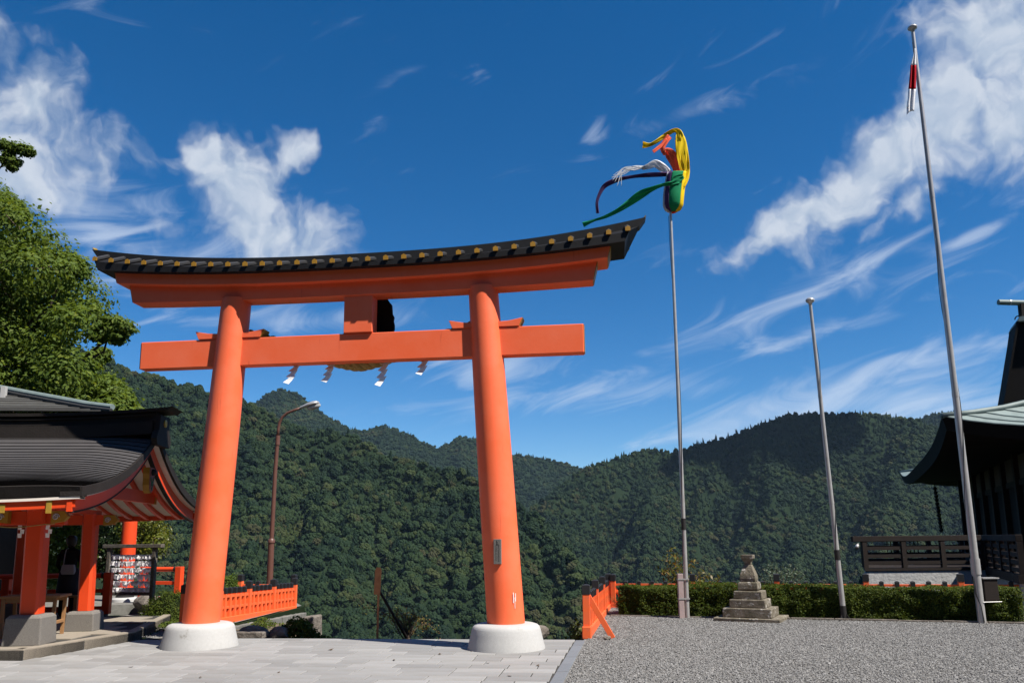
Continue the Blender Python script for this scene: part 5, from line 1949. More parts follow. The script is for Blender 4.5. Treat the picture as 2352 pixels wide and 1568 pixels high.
# the big camphor tree behind the pavilion: outline of its leafy masses
CAM_POLY = [(-330, 520), (-250, 440), (-120, 430), (-40, 455), (20, 465), (50, 500), (75, 560), (140, 580), (170, 640), (200, 690), (215, 740), (195, 800), (210, 845), (250, 870), (285, 915), (275, 960), (150, 1010), (-60, 1020), (-340, 960), (-420, 760)]
big = poly_clumps(CAM_POLY, (21.5, 27.5), 135, 0.95, 21)
extra = [at(x, y, Y) for x, y, Y in ((255, 745, 24), (282, 752, 24), (238, 760, 24.2), (268, 772, 24), (225, 770, 24.3), (230, 815, 25.5), (215, 830, 25.3), (170, 615, 23.5), (155, 600, 23.8), (30, 475, 24), (10, 462, 24), (45, 492, 24), (262, 905, 23), (280, 930, 22.8), (240, 890, 23.2))]
er = [0.42, 0.38, 0.36, 0.34, 0.30, 0.34, 0.34, 0.5, 0.45, 0.36, 0.38, 0.34, 0.5, 0.42, 0.5]
rr_ = random.Random(2)
CR = [rr_.uniform(0.62, 1.05) for _ in big] + er
cbase = at(-30, 1500, 25.0)
cbase.z = 0.0
tree_from('camphor_tree', cbase, big + extra, CR, 800, L_CAMPHOR, 0.15, 'large spreading evergreen tree rising behind the pavilion roof', trunk_r=0.55, fork=at(-20, 1040, 25.0), limbs=30, seed=5)
# a high bough of a second tree reaching in from the side
tw = [at(x, y, 21.0) for x, y in ((8, 332), (26, 338), (44, 342), (60, 344), (66, 350), (20, 356), (12, 368), (34, 372), (28, 384), (-20, 335), (-45, 350), (-90, 340), (-130, 380), (-160, 330), (-200, 400), (-100, 430), (-150, 470), (-230, 350), (-260, 450))]
tb = at(-330, 1500, 21.0)
tb.z = 0.0
tree_from('broadleaf_tree', tb, tw, [.20, .22, .24, .22, .18, .16, .18, .20, .16, .3, .35, .5, .6, .6, .7, .6, .7, .8, .8], 300, L_CAMPHOR, 0.10, 'tree whose single leafy bough reaches into the sky above the camphor', trunk_r=0.3, fork=at(-320, 700, 21.0), limbs=8, seed=6)
# trees and bushes seen under the pavilion roof
for k, (poly, Yr, n, r, leaf, ls, lab, bx, seed) in enumerate((
        ([(-200, 1190), (60, 1175), (190, 1190), (200, 1300), (120, 1370), (-200, 1370)], (22.5, 25.0), 60, 0.6, L_CAMPHOR, 0.11, 'sunlit leafy bush seen between the pavilion posts', 20, 31),
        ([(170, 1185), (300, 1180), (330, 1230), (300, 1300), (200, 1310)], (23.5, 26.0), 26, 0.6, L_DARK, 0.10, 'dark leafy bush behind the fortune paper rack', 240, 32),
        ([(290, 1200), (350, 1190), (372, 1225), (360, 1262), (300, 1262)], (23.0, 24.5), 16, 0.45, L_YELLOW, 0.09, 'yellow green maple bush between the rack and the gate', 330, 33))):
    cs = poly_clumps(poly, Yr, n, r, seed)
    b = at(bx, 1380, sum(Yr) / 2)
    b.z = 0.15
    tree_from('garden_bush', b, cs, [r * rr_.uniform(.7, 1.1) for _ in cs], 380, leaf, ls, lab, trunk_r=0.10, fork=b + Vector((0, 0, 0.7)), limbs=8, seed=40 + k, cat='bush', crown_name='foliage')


def round_bush(name, c, rx, ry, rz, n, leaf, ls, label, group=None, core=True, seed=3, cat='bush'):
    nrs = np.random.default_rng(seed)
    o = thing(name, (c[0], c[1], c[2]), 0, label, cat, group)
    d = unit(nrs.normal(size=(n, 3)))
    d[:, 2] = np.abs(d[:, 2]) * 1.0 - 0.15
    lump = 1 + 0.16 * np.sin(d[:, 0] * 7 + seed) * np.cos(d[:, 1] * 6) + 0.07 * nrs.normal(size=n)
    P = d * np.array([rx, ry, rz]) * lump[:, None] * (nrs.uniform(0.8, 1.0, n) ** 0.5)[:, None]
    P[:, 2] = np.maximum(P[:, 2] + rz * .1, 0.01)
    Nn = unit(d + 0.5 * nrs.normal(size=(n, 3)) + np.array([0, 0, .4]))
    V, Fq = leaves(P, Nn, ls, 0.55, nrs)
    link('foliage', np_mesh('foliage', V, Fq), leaf, o)
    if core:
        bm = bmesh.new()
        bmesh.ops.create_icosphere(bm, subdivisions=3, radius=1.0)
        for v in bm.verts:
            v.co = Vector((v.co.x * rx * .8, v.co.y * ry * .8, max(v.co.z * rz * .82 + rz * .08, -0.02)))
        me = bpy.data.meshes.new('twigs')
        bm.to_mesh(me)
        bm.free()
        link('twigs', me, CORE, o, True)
    return o


b_ = at(392, 1345, 17.6)
round_bush('clipped_azalea', (b_.x, b_.y, 0.0), 0.55, 0.5, 0.62, 7000, L_HEDGE, 0.035, 'clipped olive green azalea between the rack and the left pillar', seed=4)
b_ = at(522, 1330, 18.0)
round_bush('garden_shrub', (b_.x, b_.y, 0.22), 0.34, 0.36, 0.68, 5200, L_CAMPHOR, 0.04, 'bright green rounded shrub peeping over the left fence', seed=5)


def rock(name, c, s, label, seed, group=None, material=None):
    rs = random.Random(seed)
    bm = bmesh.new()
    bmesh.ops.create_icosphere(bm, subdivisions=4, radius=1.0)
    planes = [(Vector((rs.gauss(0, 1), rs.gauss(0, 1), rs.gauss(0, .8))).normalized(), rs.uniform(.62, .9)) for _ in range(14)]
    for v in bm.verts:
        p = v.co.copy()
        for nrm, d in planes:
            k = p.dot(nrm) - d
            if k > 0:
                p -= nrm * k * .85
        n = math.sin(p.x * 9 + seed) * math.sin(p.y * 8) * math.sin(p.z * 10) * .04
        p *= 1 + n
        v.co = Vector((p.x * s[0], p.y * s[1], p.z * s[2]))
    me = bpy.data.meshes.new(name)
    bm.to_mesh(me)
    bm.free()
    o = link(name, me, material or ROCK, None, True, auto=35)
    o.location = c
    o.rotation_euler = (0, 0, rs.uniform(0, 6))
    return tag(o, label, 'rock', group)


def at_g(x, y, dy=0.0, z=0.0):
    p = ground(x, y)
    return (p.x, p.y + dy, z)


# rocks of the garden edge
def zz3(x, y):
    return (350 + x / 3.588) / 1.063, (1230 + y / 3.588) / 1.063


rock('rock', (-4.62, 14.62, -0.03), (0.32, 0.20, 0.20), 'brown boulder under the left fence by a flat stone', 1)
rock('rock', (-4.14, 14.56, -0.05), (0.30, 0.20, 0.20), 'pale lichened boulder next to the ivy at the plaza edge', 2)
bk = MB().hexa([(-.20, -.20, -.7), (.19, -.22, -.7), (.20, .22, -.7), (-.19, .22, -.7), (-.175, -.18, .23), (.165, -.18, .29), (.17, .18, .28), (-.17, .18, .22)]).obj('stone_block', ROCK, bevel=0.035)
bk.location = (-3.86, 15.5, -0.02)
bk.rotation_euler = (R(4), R(3), R(-14))
tag(bk, 'big square grey block at the end of the ivy bank', 'rock')
rock('rock', (-8.32, 18.9, 0.22), (0.75, 0.34, 0.26), 'long flat grey rock lying in the garden by the rack', 4)
rock('rock', (-7.25, 17.9, 0.20), (0.45, 0.36, 0.36), 'dark mossy boulder below the azalea', 5)
rock('rock', (-6.75, 16.9, 0.05), (0.22, 0.20, 0.15), 'small brown stone beside the left pillar footing', 6)
rock('rock', (0.40, 13.78, 0.08), (0.22, 0.14, 0.12), 'reddish brown stone at the plaza edge behind the right footing', 7)
rock('rock', (1.50, 13.35, 0.03), (0.07, 0.05, 0.04), 'little beige stone at the foot of the fence brace', 8)
sl = thing('stone_slab', (-5.05, 14.32, 0.0), UA, 'flat grey stone slab lying behind the left footing', 'slab')
MB().box(0, 0.72, -.02, .26, -0.03, 0.085).obj('slab', ROCK, sl, bevel=0.02)


def build_bank():
    # earth bank between the fence kerb and the plaza edge
    rows = []
    for k in range(9):
        f = k / 8
        y = 14.36 + 6.9 * f
        rows.append([(-5.85 + .05 * f, y, -.02), (-5.3, y, -.14 - .25 * f), (-4.4, y, -.18 - 1.2 * f), (-3.4, y + .1, -.35 - 2.2 * f), (-2.6, y + .2, -1.6 - 3 * f)])
    o = MB().grid(rows).obj('garden_bank', SOIL, smooth=True)
    tag(o, kind='structure')


build_bank()


def build_wall():
    o = thing('retaining_kerb', (-5.93, 15.2, 0), math.atan2(5.5, 0.36), 'row of old concrete blocks carrying the left paling fence', 'wall')
    x = 0.0
    k = 0
    while x < 5.5:
        L = rnd.uniform(0.38, 0.56)
        MB().box(x + .006, x + L - .006, -0.24 - rnd.uniform(0, .02), 0.12, -0.55, -0.005 - .15 * x / 5.5 + rnd.uniform(-.01, .0)).obj('concrete_block', CONCRETE, o, bevel=0.012)
        x += L
    return o


build_wall()


def ivy(name, area, n, leaf, ls, label, seed, cat='plant'):
    """leaves lying over a bank: area gives centre, half sizes, height"""
    nrs = np.random.default_rng(seed)
    (cx, cy, cz), (hx, hy, hz) = area
    o = thing(name, (cx, cy, cz), 0, label, cat)
    u = nrs.normal(size=(n, 2)) * 0.48
    P = np.stack([u[:, 0] * hx, u[:, 1] * hy, hz * np.exp(-(u[:, 0] ** 2 + u[:, 1] ** 2) * 1.6) * nrs.uniform(.3, 1.05, n)], axis=1)
    Nn = unit(np.array([0.3, -0.5, .8]) + .6 * nrs.normal(size=(n, 3)))
    V, Fq = leaves(P, Nn, ls, 0.8, nrs)
    link('leaves', np_mesh('leaves', V, Fq), leaf, o)
    m = MB()
    rs = random.Random(seed)
    for k in range(9):
        a = Vector((rs.uniform(-.4, .4) * hx, rs.uniform(-.4, .4) * hy, 0.01))
        m.tube([a, a + Vector((rs.uniform(-.2, .2), rs.uniform(-.2, .2), hz * .6))], [.006, .003], 4)
    m.obj('stems', BARK, o)
    return o


ivy('ivy', ((-3.85, 14.60, -0.12), (0.50, 0.26, 0.42)), 1700, L_HEDGE, 0.055, 'green ivy tumbling over the rocks at the plaza edge', 8)
ivy('ivy', ((-5.42, 17.6, -0.25), (0.22, 1.1, 0.28)), 500, L_HEDGE, 0.05, 'ivy climbing the concrete blocks below the paling fence', 9)
ivy('wild_grass', ((-6.6, 16.3, 0.0), (0.7, 0.9, 0.10)), 1200, L_HEDGE, 0.05, 'patch of low weeds beside the left pillar', 10)
ivy('small_plant', ((1.02, 13.85, -0.25), (0.22, 0.22, 0.55)), 420, L_YELLOW, 0.05, 'small yellow green plant behind the near fence post', 11)


def blades(name, c, n, h, spread, leaf, label, seed, width=0.008):
    nrs = np.random.default_rng(seed)
    o = thing(name, c, 0, label, 'grass')
    a = nrs.uniform(0, 6.283, n)
    r0 = spread * .35 * np.sqrt(nrs.uniform(size=n))
    hh = h * nrs.uniform(.5, 1.0, n)
    out = spread * nrs.uniform(.2, 1.0, n)
    dx, dy = np.cos(a), np.sin(a)
    rows = []
    for t in (0, .35, .7, 1.0):
        x = dx * (r0 + out * t ** 1.6)
        y = dy * (r0 + out * t ** 1.6)
        z = hh * (t - .35 * t ** 2.4 * (out / spread))
        w_ = width * (1 - t * .9)
        rows.append((np.stack([x - dy * w_, y + dx * w_, z], 1), np.stack([x + dy * w_, y - dx * w_, z], 1)))
    V = np.stack([q for pr in rows for q in pr], 1).reshape(-1, 3)
    b = np.arange(n) * 8
    Fq = np.concatenate([np.stack([b + 2 * k, b + 2 * k + 1, b + 2 * k + 3, b + 2 * k + 2], 1) for k in range(3)])
    link('blades', np_mesh('blades', V, Fq), leaf, o)
    return o


g_ = ground(1438, 1408)
blades('grass_tuft', (g_.x, g_.y - .05, 0), 520, 0.52, 0.42, LAWN, 'tuft of long arching grass at the left end of the hedge', 3)
g_ = ground(2140, 1419)
round_bush('low_groundcover', (g_.x, g_.y - .1, 0), 0.30, 0.16, 0.10, 900, LAWN, 0.035, 'flat clump of green groundcover at the foot of the hedge', core=False, seed=8, cat='plant')


# ---- clipped hedge in front of the long fence
def build_hedge():
    a, b = Vector((2.30, 17.62)), Vector((9.45, 15.25))
    d = b - a
    L = d.length
    ang = math.atan2(d.y, d.x)
    o = thing('hedge', (a.x, a.y, 0), ang, 'long low clipped green hedge along the edge of the gravel yard', 'hedge')
    nrs = np.random.default_rng(14)
    D, Ht = 0.85, 0.60
    n = 52000
    x = nrs.uniform(-.05, L, n)
    side = nrs.choice(4, n, p=[.52, .36, .06, .06])
    h = Ht * (1 + .10 * (fbm(x * 1.1, x * 0 + 2, 3, 3) - .5) * 2)
    dep = .05 * (fbm(x * 2.2, x * 0 + 7, 3, 5) - .5) * 2
    y = np.where(side == 0, 0.0 + dep, nrs.uniform(0, D, n))
    z = np.where(side == 0, nrs.uniform(.02, 1, n) * h, h)
    lump = (fbm(x * 5, z * 6 + y * 6, 3, 8) - .5) * .16
    y = np.where(side == 0, y + lump + np.abs(nrs.normal(0, .045, n)) - .02, y)
    z = np.where(side == 1, z + lump * .7 - np.abs(nrs.normal(0, .03, n)) + .02, z)
    y = np.where(side == 3, D, y)
    z = np.where(side == 3, nrs.uniform(0, 1, n) * h, z)
    x = np.where(side == 2, np.where(nrs.uniform(size=n) < .5, -.03, L) + nrs.normal(0, .03, n), x)
    z = np.where(side == 2, nrs.uniform(0, 1, n) * h, z)
    # round the upper edge
    edge = np.clip((z - (Ht - .1)) / .1, 0, 1) * np.clip((.12 - y) / .12, 0, 1)
    y = y + edge * .04
    P = np.stack([x, y, z], 1)
    Nn = np.where((side == 0)[:, None], np.array([0, -1, .35]), np.array([0, -.15, 1.0])) + .6 * nrs.normal(size=(n, 3))
    V, Fq = leaves(P, unit(Nn), 0.036, 0.6, nrs)
    link('foliage', np_mesh('foliage', V, Fq), L_HEDGE, o)
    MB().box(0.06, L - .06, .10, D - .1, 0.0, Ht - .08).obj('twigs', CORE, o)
    # low edging stones with a dark gap along the gravel
    e = thing('hedge_edging', (a.x, a.y, 0), ang, 'line of thin grey edging stones in front of the hedge', 'edging')
    xx = -0.2
    while xx < L:
        l = rnd.uniform(.7, 1.2)
        MB().box(xx, xx + l - .01, -.24, -.17, -.05, 0.03 + rnd.uniform(-.012, .006)).obj('edging_stone', ROCK, e, bevel=.008)
        xx += l


build_hedge()


def build_pedestal():
    b = ground(1738, 1426)
    b.y += 0.35
    o = thing('stone_pedestal', b, R(-27), 'stepped lichen covered stone pedestal with a flared top before the hedge', 'pedestal')
    o.scale = (0.86, 0.86, 0.93)
    rs = random.Random(6)

    def course(name, hx, hy, z0, z1, taper=0.0, bev=0.018):
        m = MB()
        q = [[(-hx, -hy, z0), (hx, -hy, z0), (hx, hy, z0), (-hx, hy, z0)], [(-hx + taper, -hy + taper, z1), (hx - taper, -hy + taper, z1), (hx - taper, hy - taper, z1), (-hx + taper, hy - taper, z1)]]
        q = [[(x + rs.uniform(-.008, .008), y + rs.uniform(-.008, .008), z + rs.uniform(-.004, .004)) for x, y, z in r] for r in q]
        return m.loft(q).obj(name, LICHEN, o, bevel=bev)
    course('ground_slab', .74, .62, -.03, .07)
    course('step', .54, .50, .072, .262)
    course('step', .405, .385, .264, .434)
    course('step', .315, .30, .436, .606)
    # bulging base block
    m = MB()
    rings = []
    for z, h in ((.608, .20), (.65, .225), (.72, .222), (.775, .215), (.79, .19)):
        rings.append([(-h, -h, z), (h, -h, z), (h, h, z), (-h, h, z)])
    m.loft(rings).obj('base_block', LICHEN, o, bevel=.012)
    m = MB()
    rings = []
    for z, h in ((.792, .172), (.86, .178), (.93, .172), (1.02, .140), (1.10, .108), (1.15, .085)):
        rings.append([(-h, -h, z), (h, -h, z), (h, h, z), (-h, h, z)])
    m.loft(rings).obj('body', LICHEN, o, bevel=.012)
    m = MB()
    rings = []
    for z, h in ((1.152, .074), (1.20, .078), (1.255, .112), (1.285, .138), (1.36, .140)):
        rings.append([(-h, -h, z), (h, -h, z), (h, h, z), (-h, h, z)])
    m.loft(rings).obj('flared_top', LICHEN, o, bevel=.008)


build_pedestal()


def build_fallen_leaves():
    m_ = mat('dry_leaf', (0.075, 0.045, 0.022), rough=0.9, spec=0.1)
    src = MB().add([(-.045, 0, .012), (-.01, -.022, .002), (.045, 0, .016), (-.005, .022, .008)], [(0, 1, 3), (1, 2, 3)]).mesh('dry_leaf')
    src.materials.append(m_)
    for x, y in ((1170, 1552), (905, 1516), (1120, 1523), (640, 1544), (300, 1532), (760, 1492), (1010, 1502), (1235, 1528), (460, 1556)):
        o = bpy.data.objects.new('dry_leaf', src)
        C.objects.link(o)
        p = ground(x, y)
        o.location = (p.x, p.y, 0.002)
        o.rotation_euler = (0, 0, rnd.uniform(0, 6))
        o.scale = [rnd.uniform(.7, 1.3)] * 3
        tag(o, 'small dry brown leaf lying on the pale paving', 'leaf', 'dry leaves on the plaza paving')


build_fallen_leaves()


# ---- saplings and bushes beyond the long fence
def sapling(name, b, tips, leaf, ls, label, seed, n_leaf=26, cat='sapling'):
    rs = random.Random(seed)
    nrs = np.random.default_rng(seed)
    b = Vector(b)
    o = thing(name, b, 0, label, cat)
    m = MB()
    pts = []
    for t in tips:
        t = Vector(t) - b
        path = limb_path((0, 0, 0), t, sag=0.25, n=9, wob=.03, rs=rs)
        m.tube(path, [.016 - .0014 * k for k in range(10)], 5)
        for p in path[3:]:
            for _ in range(n_leaf // 7):
                pts.append(p + Vector((rs.gauss(0, .06), rs.gauss(0, .06), rs.gauss(0, .05))))
    m.obj('stem', BARK, o)
    P = np.array([tuple(p) for p in pts])
    Nn = unit(np.array([0, -.3, .6]) + .7 * nrs.normal(size=(len(P), 3)))
    V, Fq = leaves(P, Nn, ls, .36, nrs, droop=1.2)
    link('leaves', np_mesh('leaves', V, Fq), leaf, o)
    return o


YS = 19.9
sb_ = at(1572, 1345, YS)
sb_.z = -0.3
sapling('cherry_sapling', sb_, [at(x, y, YS + q) for x, y, q in ((1545, 1262, 0), (1528, 1280, .1), (1515, 1310, -.1), (1555, 1275, .2), (1590, 1288, 0), (1560, 1300, -.2), (1535, 1300, .1), (1548, 1320, .1), (1612, 1312, .1), (1630, 1322, -.1), (1650, 1328, .1), (1600, 1322, .2), (1525, 1320, .2))], L_AUTUMN, 0.11, 'young cherry with drooping yellow green leaves behind the first flagpole', 3, 42)
sb_ = at(1800, 1345, YS - .3)
sb_.z = -0.3
sapling('willowy_bush', sb_, [at(x, y, YS - .3 + q) for x, y, q in ((1750, 1305, 0), (1765, 1298, .1), (1780, 1302, .2), (1795, 1308, 0), (1810, 1305, .1), (1826, 1302, .2), (1838, 1310, 0), (1722, 1312, .1), (1708, 1320, 0), (1848, 1322, .1), (1818, 1318, .2), (1770, 1318, -.1), (1790, 1322, -.1))], L_SILVER, 0.06, 'silvery fine leaved bush behind the stone pedestal', 4, 90, 'bush')
# scrub on the slope below the plaza edge, by the stake
sb_ = at(935, 1475, 14.9)
sapling('scrub', sb_, [at(x, y, 14.9 + q) for x, y, q in ((885, 1412, 0), (910, 1405, .1), (930, 1420, .2), (960, 1418, 0), (985, 1440, .1), (900, 1432, -.1), (940, 1440, 0), (965, 1450, .2), (1005, 1452, .1), (830, 1398, .2), (915, 1450, .1), (950, 1430, .2))], L_AUTUMN, 0.05, 'dry yellow brown scrub on the slope behind the leaning pole', 5, 60, 'shrub')

# ------------------------------------------------------------------ dark hall on the right
HD = Vector((0.387, 0.922)).normalized()                  # along its left eave, away from the camera
HE = Vector((HD.y, -HD.x))                                # to its right
HC = Vector((12.0, 22.0))
HA = math.atan2(HE.y, HE.x)                               # local x = HE, local y = HD


def build_hall():
    t = thing('shrine_hall', (HC.x, HC.y, 0), HA, 'dark timber hall with upswept grey green copper eaves and a high gable', 'hall')
    LX, LY = 15.0, 21.7                                    # eave rectangle
    ZE = 3.95

    def eave(x, y):
        """eave height: upswept towards the corners"""
        fx, fy = abs(x - LX / 2) / (LX / 2), abs(y - LY / 2) / (LY / 2)
        return ZE + 0.42 * (fx ** 4) * (fy ** 4) + 0.12 * fx ** 6 + 0.12 * fy ** 6
    # skirt roof: from the eave rectangle up to the foot of the gable block
    nx, ny = 24, 30

    def slope(face, k, n, f):
        """point on one roof face; f 0 at the eave, 1 at the top rectangle"""
        q = k / n
        ix0, ix1, iy0, iy1 = 6.6, LX - 4.2, 3.6, LY - 3.6
        if face == 'front':
            a, b = Vector((LX * q, 0)), Vector((ix0 + (ix1 - ix0) * q, iy0))
        elif face == 'left':
            a, b = Vector((0, LY * q)), Vector((ix0, iy0 + (iy1 - iy0) * q))
        elif face == 'back':
            a, b = Vector((LX * q, LY)), Vector((ix0 + (ix1 - ix0) * q, iy1))
        else:
            a, b = Vector((LX, LY * q)), Vector((ix1, iy0 + (iy1 - iy0) * q))
        p = a.lerp(b, f)
        z = eave(a.x, a.y) * (1 - f) + 7.0 * f - 0.55 * math.sin(f * math.pi) * (1 - .3 * f)
        return Vector((p.x, p.y, z))
    for face in ('front', 'left', 'back', 'right'):
        rows = 13
        for r in range(rows):
            f0, f1 = r / rows, (r + 1) / rows
            up, lo, un = [], [], []
            for k in range(nx + 1):
                up.append(slope(face, k, nx, f1) + Vector((0, 0, .26)))
                lo.append(slope(face, k, nx, f0) + Vector((0, 0, .30)))
                un.append(slope(face, k, nx, f0) + Vector((0, 0, .25)))
            MB().grid([up, lo, un]).obj('copper_course', COPPER, t)
        # thick eave edge and the sloping underside with its boards
        top, bot, inn = [], [], []
        for k in range(nx + 1):
            e = slope(face, k, nx, 0)
            i_ = slope(face, k, nx, 0.62)
            c = Vector((LX / 2, LY / 2, 0))
            d = Vector((c.x - e.x, c.y - e.y, 0)).normalized()
            top.append(e + Vector((0, 0, .27)) - d * .02)
            bot.append(e + d * .16 + Vector((0, 0, -.10)))
            inn.append(Vector((i_.x, i_.y, 4.25)))
        MB().grid([top, bot]).obj('eave_edge', WOODBLACK, t)
        MB().grid([bot, inn]).obj('eave_soffit', WOODDARK, t)
    # copper bands on the four hips
    for sx, sy in ((0, 0), (0, 1), (1, 0), (1, 1)):
        path = []
        for k in range(9):
            f = k / 8
            p = slope('front' if sy == 0 else 'back', sx * nx, nx, f)
            path.append(p + Vector((0, 0, .34)))
        MB().tube([p - Vector((0, 0, .05)) for p in path], [.085] * 9, 8).obj('hip_band', COPPER, t, smooth=True)
    # high gable block (front face towards the camera), steep roof and ridge with round poles
    ix0, ix1, iy0, iy1 = 6.6, LX - 4.2, 3.6, LY - 3.6
    cx = (ix0 + ix1) / 2
    gp = lambda f: (cx - (cx - ix0) * (1 - f) ** 1.25, 7.1 + 3.6 * f ** 0.85)
    left = [gp(k / 10) for k in range(11)]
    prof = left + [(2 * cx - x, z) for x, z in reversed(left[:-1])]
    MB().prism(prof, iy0 + .6, iy1 - .6).obj('gable_wall', WOODBLACK, t)
    for s in (-1, 1):
        rows_ = []
        for y in (iy0, iy1):
            rows_.append([(cx + s * (cx - x), y, z + .12) for x, z in left])
        MB().grid(rows_).obj('upper_roof', COPPER, t, solid=0.16)
        for y0, y1 in ((iy0 - .1, iy0 + .12), (iy1 - .12, iy1 + .1)):
            rings = [[(cx + s * (cx - x), y0, z - .30), (cx + s * (cx - x), y1, z - .30), (cx + s * (cx - x), y1, z + .10), (cx + s * (cx - x), y0, z + .10)] for x, z in left]
            MB().loft(rings).obj('barge_board', WOODBLACK, t)
    MB().box(cx - .32, cx + .32, iy0 - .25, iy1 + .25, 10.55, 11.25).obj('ridge', WOODBLACK, t)
    MB().box(cx - .42, cx + .42, iy0 - .45, iy1 + .45, 11.252, 11.36).obj('ridge_cap', COPPER, t)
    return t


HALL = build_hall()


def hl(x, y, z=0.0):
    p = HC + HE * x + HD * y
    return Vector((p.x, p.y, z))


def build_hall_body():
    t = HALL
    # timber wall along the left side: columns, plaster band above, dark doors below
    X0 = 2.5
    Y0, Y1 = 2.5, 19.2
    for k in range(8):
        y = Y0 + (Y1 - Y0) * k / 7
        MB().box(X0 - .16, X0 + .16, y - .16, y + .16, 0.81, 4.35).obj('column', WOODDARK, t, bevel=.01)
        if k < 7:
            y2 = Y0 + (Y1 - Y0) * (k + 1) / 7
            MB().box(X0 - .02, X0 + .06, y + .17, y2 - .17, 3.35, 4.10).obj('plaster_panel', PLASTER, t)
            MB().box(X0 - .06, X0 + .06, y + .17, y2 - .17, 3.16, 3.345).obj('lintel', WOODDARK, t)
            for q in (0, 1):
                a = y + .18 + (y2 - y - .36) * q / 2
                MB().box(X0 + .01, X0 + .06, a + .01, a + (y2 - y - .36) / 2 - .01, .81, 3.155).obj('door_panel', WOODBLACK, t)
    for k in range(5):
        x = X0 + 2.4 * k
        if k:
            MB().box(x - .16, x + .16, Y0 - .16, Y0 + .16, 0.81, 4.35).obj('column', WOODDARK, t, bevel=.01)
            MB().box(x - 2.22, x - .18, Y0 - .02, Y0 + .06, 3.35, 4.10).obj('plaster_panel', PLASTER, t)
            MB().box(x - 2.22, x - .18, Y0 + .0, Y0 + .06, .81, 3.34).obj('door_panel', WOODBLACK, t)
    # floor on a plastered base, with the balcony that juts out on the left
    MB().box(0.50, 14.0, -5.6, 20.0, 0.62, 0.80).obj('floor_deck', WOODDARK, t)
    MB().box(0.58, 13.8, -5.5, 19.8, -1.2, 0.618).obj('plaster_base', PLASTER_OLD, t)

    def railing(t, a, b, n, gap_rails=(0.13, 0.30, 0.50), top=0.80, posts=True):
        a, b = Vector(a), Vector(b)
        d = (b - a).normalized()
        L = (b - a).length
        for h in gap_rails:
            MB().bar(a + Vector((0, 0, h)), b + Vector((0, 0, h)), .06, .09).obj('railing_bar', WOODDARK, t)
        MB().bar(a - d * .3 + Vector((0, 0, top - .06)), b + Vector((0, 0, top - .06)), .13, .14).obj('handrail', WOODDARK, t, bevel=.01)
        for k in range(n + 1):
            p = a + d * L * k / n
            MB().box(p.x - .055, p.x + .055, p.y - .055, p.y + .055, .802, .80 + top - .13).obj('railing_post', WOODDARK, t)
    # balcony at the near corner, squarer to the yard than the hall
    bl, br = at(1987, 1300, 20.8), at(2242, 1300, 20.8)
    bw = br.x - bl.x
    bt = thing('balcony', (bl.x, 20.8, 0), 0, 'wooden balcony with dark railings on a cracked white plaster base', 'balcony')
    sx, dp = HD.x * 2.9, HD.y * 2.9
    q = lambda e: [(-e, -e), (bw + .25, -e), (bw + .25 + sx, dp), (sx - e, dp)]
    MB().prism(q(.025), 0.735, 0.80, axis='z').obj('balcony_deck', WOODDARK, bt)
    MB().prism(q(0.0), -3.0, 0.733, axis='z').obj('plaster_base', PLASTER_OLD, bt, bevel=.012)
    railing(bt, (.03, .04, .8), (bw + .2, .04, .8), 3)
    railing(bt, (sx + .05, dp - .05, .8), (.05, .1, .8), 2)
    railing(bt, (sx, dp - .05, .8), (bw + sx, dp - .05, .8), 3)
    railing(t, (0.6, -1.0, .8), (0.6, -5.5, .8), 4, (0.08, 0.24, 0.40, 0.56))
    # lattice at the back of the balcony
    m = MB()
    x0 = bw * .62
    for k in range(9):
        m.box(x0 + k * .11, x0 + .016 + k * .11, 2.50, 2.52, 1.12, 1.5)
    for z in (1.12, 1.25, 1.37, 1.48):
        m.box(x0 - .05, x0 + .95, 2.505, 2.515, z, z + .02)
    m.obj('lattice', WOODBLACK, bt)
    MB().tube([(-.14, -.02, 1.42), (-.20, -.12, 1.38), (-.26, -.18, 1.32)], [.015, .04, .055], 10).obj('floodlight', METAL, bt, smooth=True)


build_hall_body()


def build_chain():
    p = at(2147, 1118, 37.5)
    q = at(2162, 1222, 37.5)
    o = thing('rain_chain', (q.x, q.y, q.z), 0, 'dark rain chain of cups hanging from the far eave of the hall', 'chain')
    n = 12
    for k in range(n):
        z = (p - q) * (k / n)
        MB().lathe([(.05, z.z), (.10, z.z + .10), (.10, z.z + .14), (.03, z.z + .2)], 8, (z.x, z.y)).obj('cup', DARKMETAL, o)
    MB().tube([(0, 0, 0), p - q + Vector((0, 0, .3))], .02, 5).obj('chain', DARKMETAL, o)


build_chain()


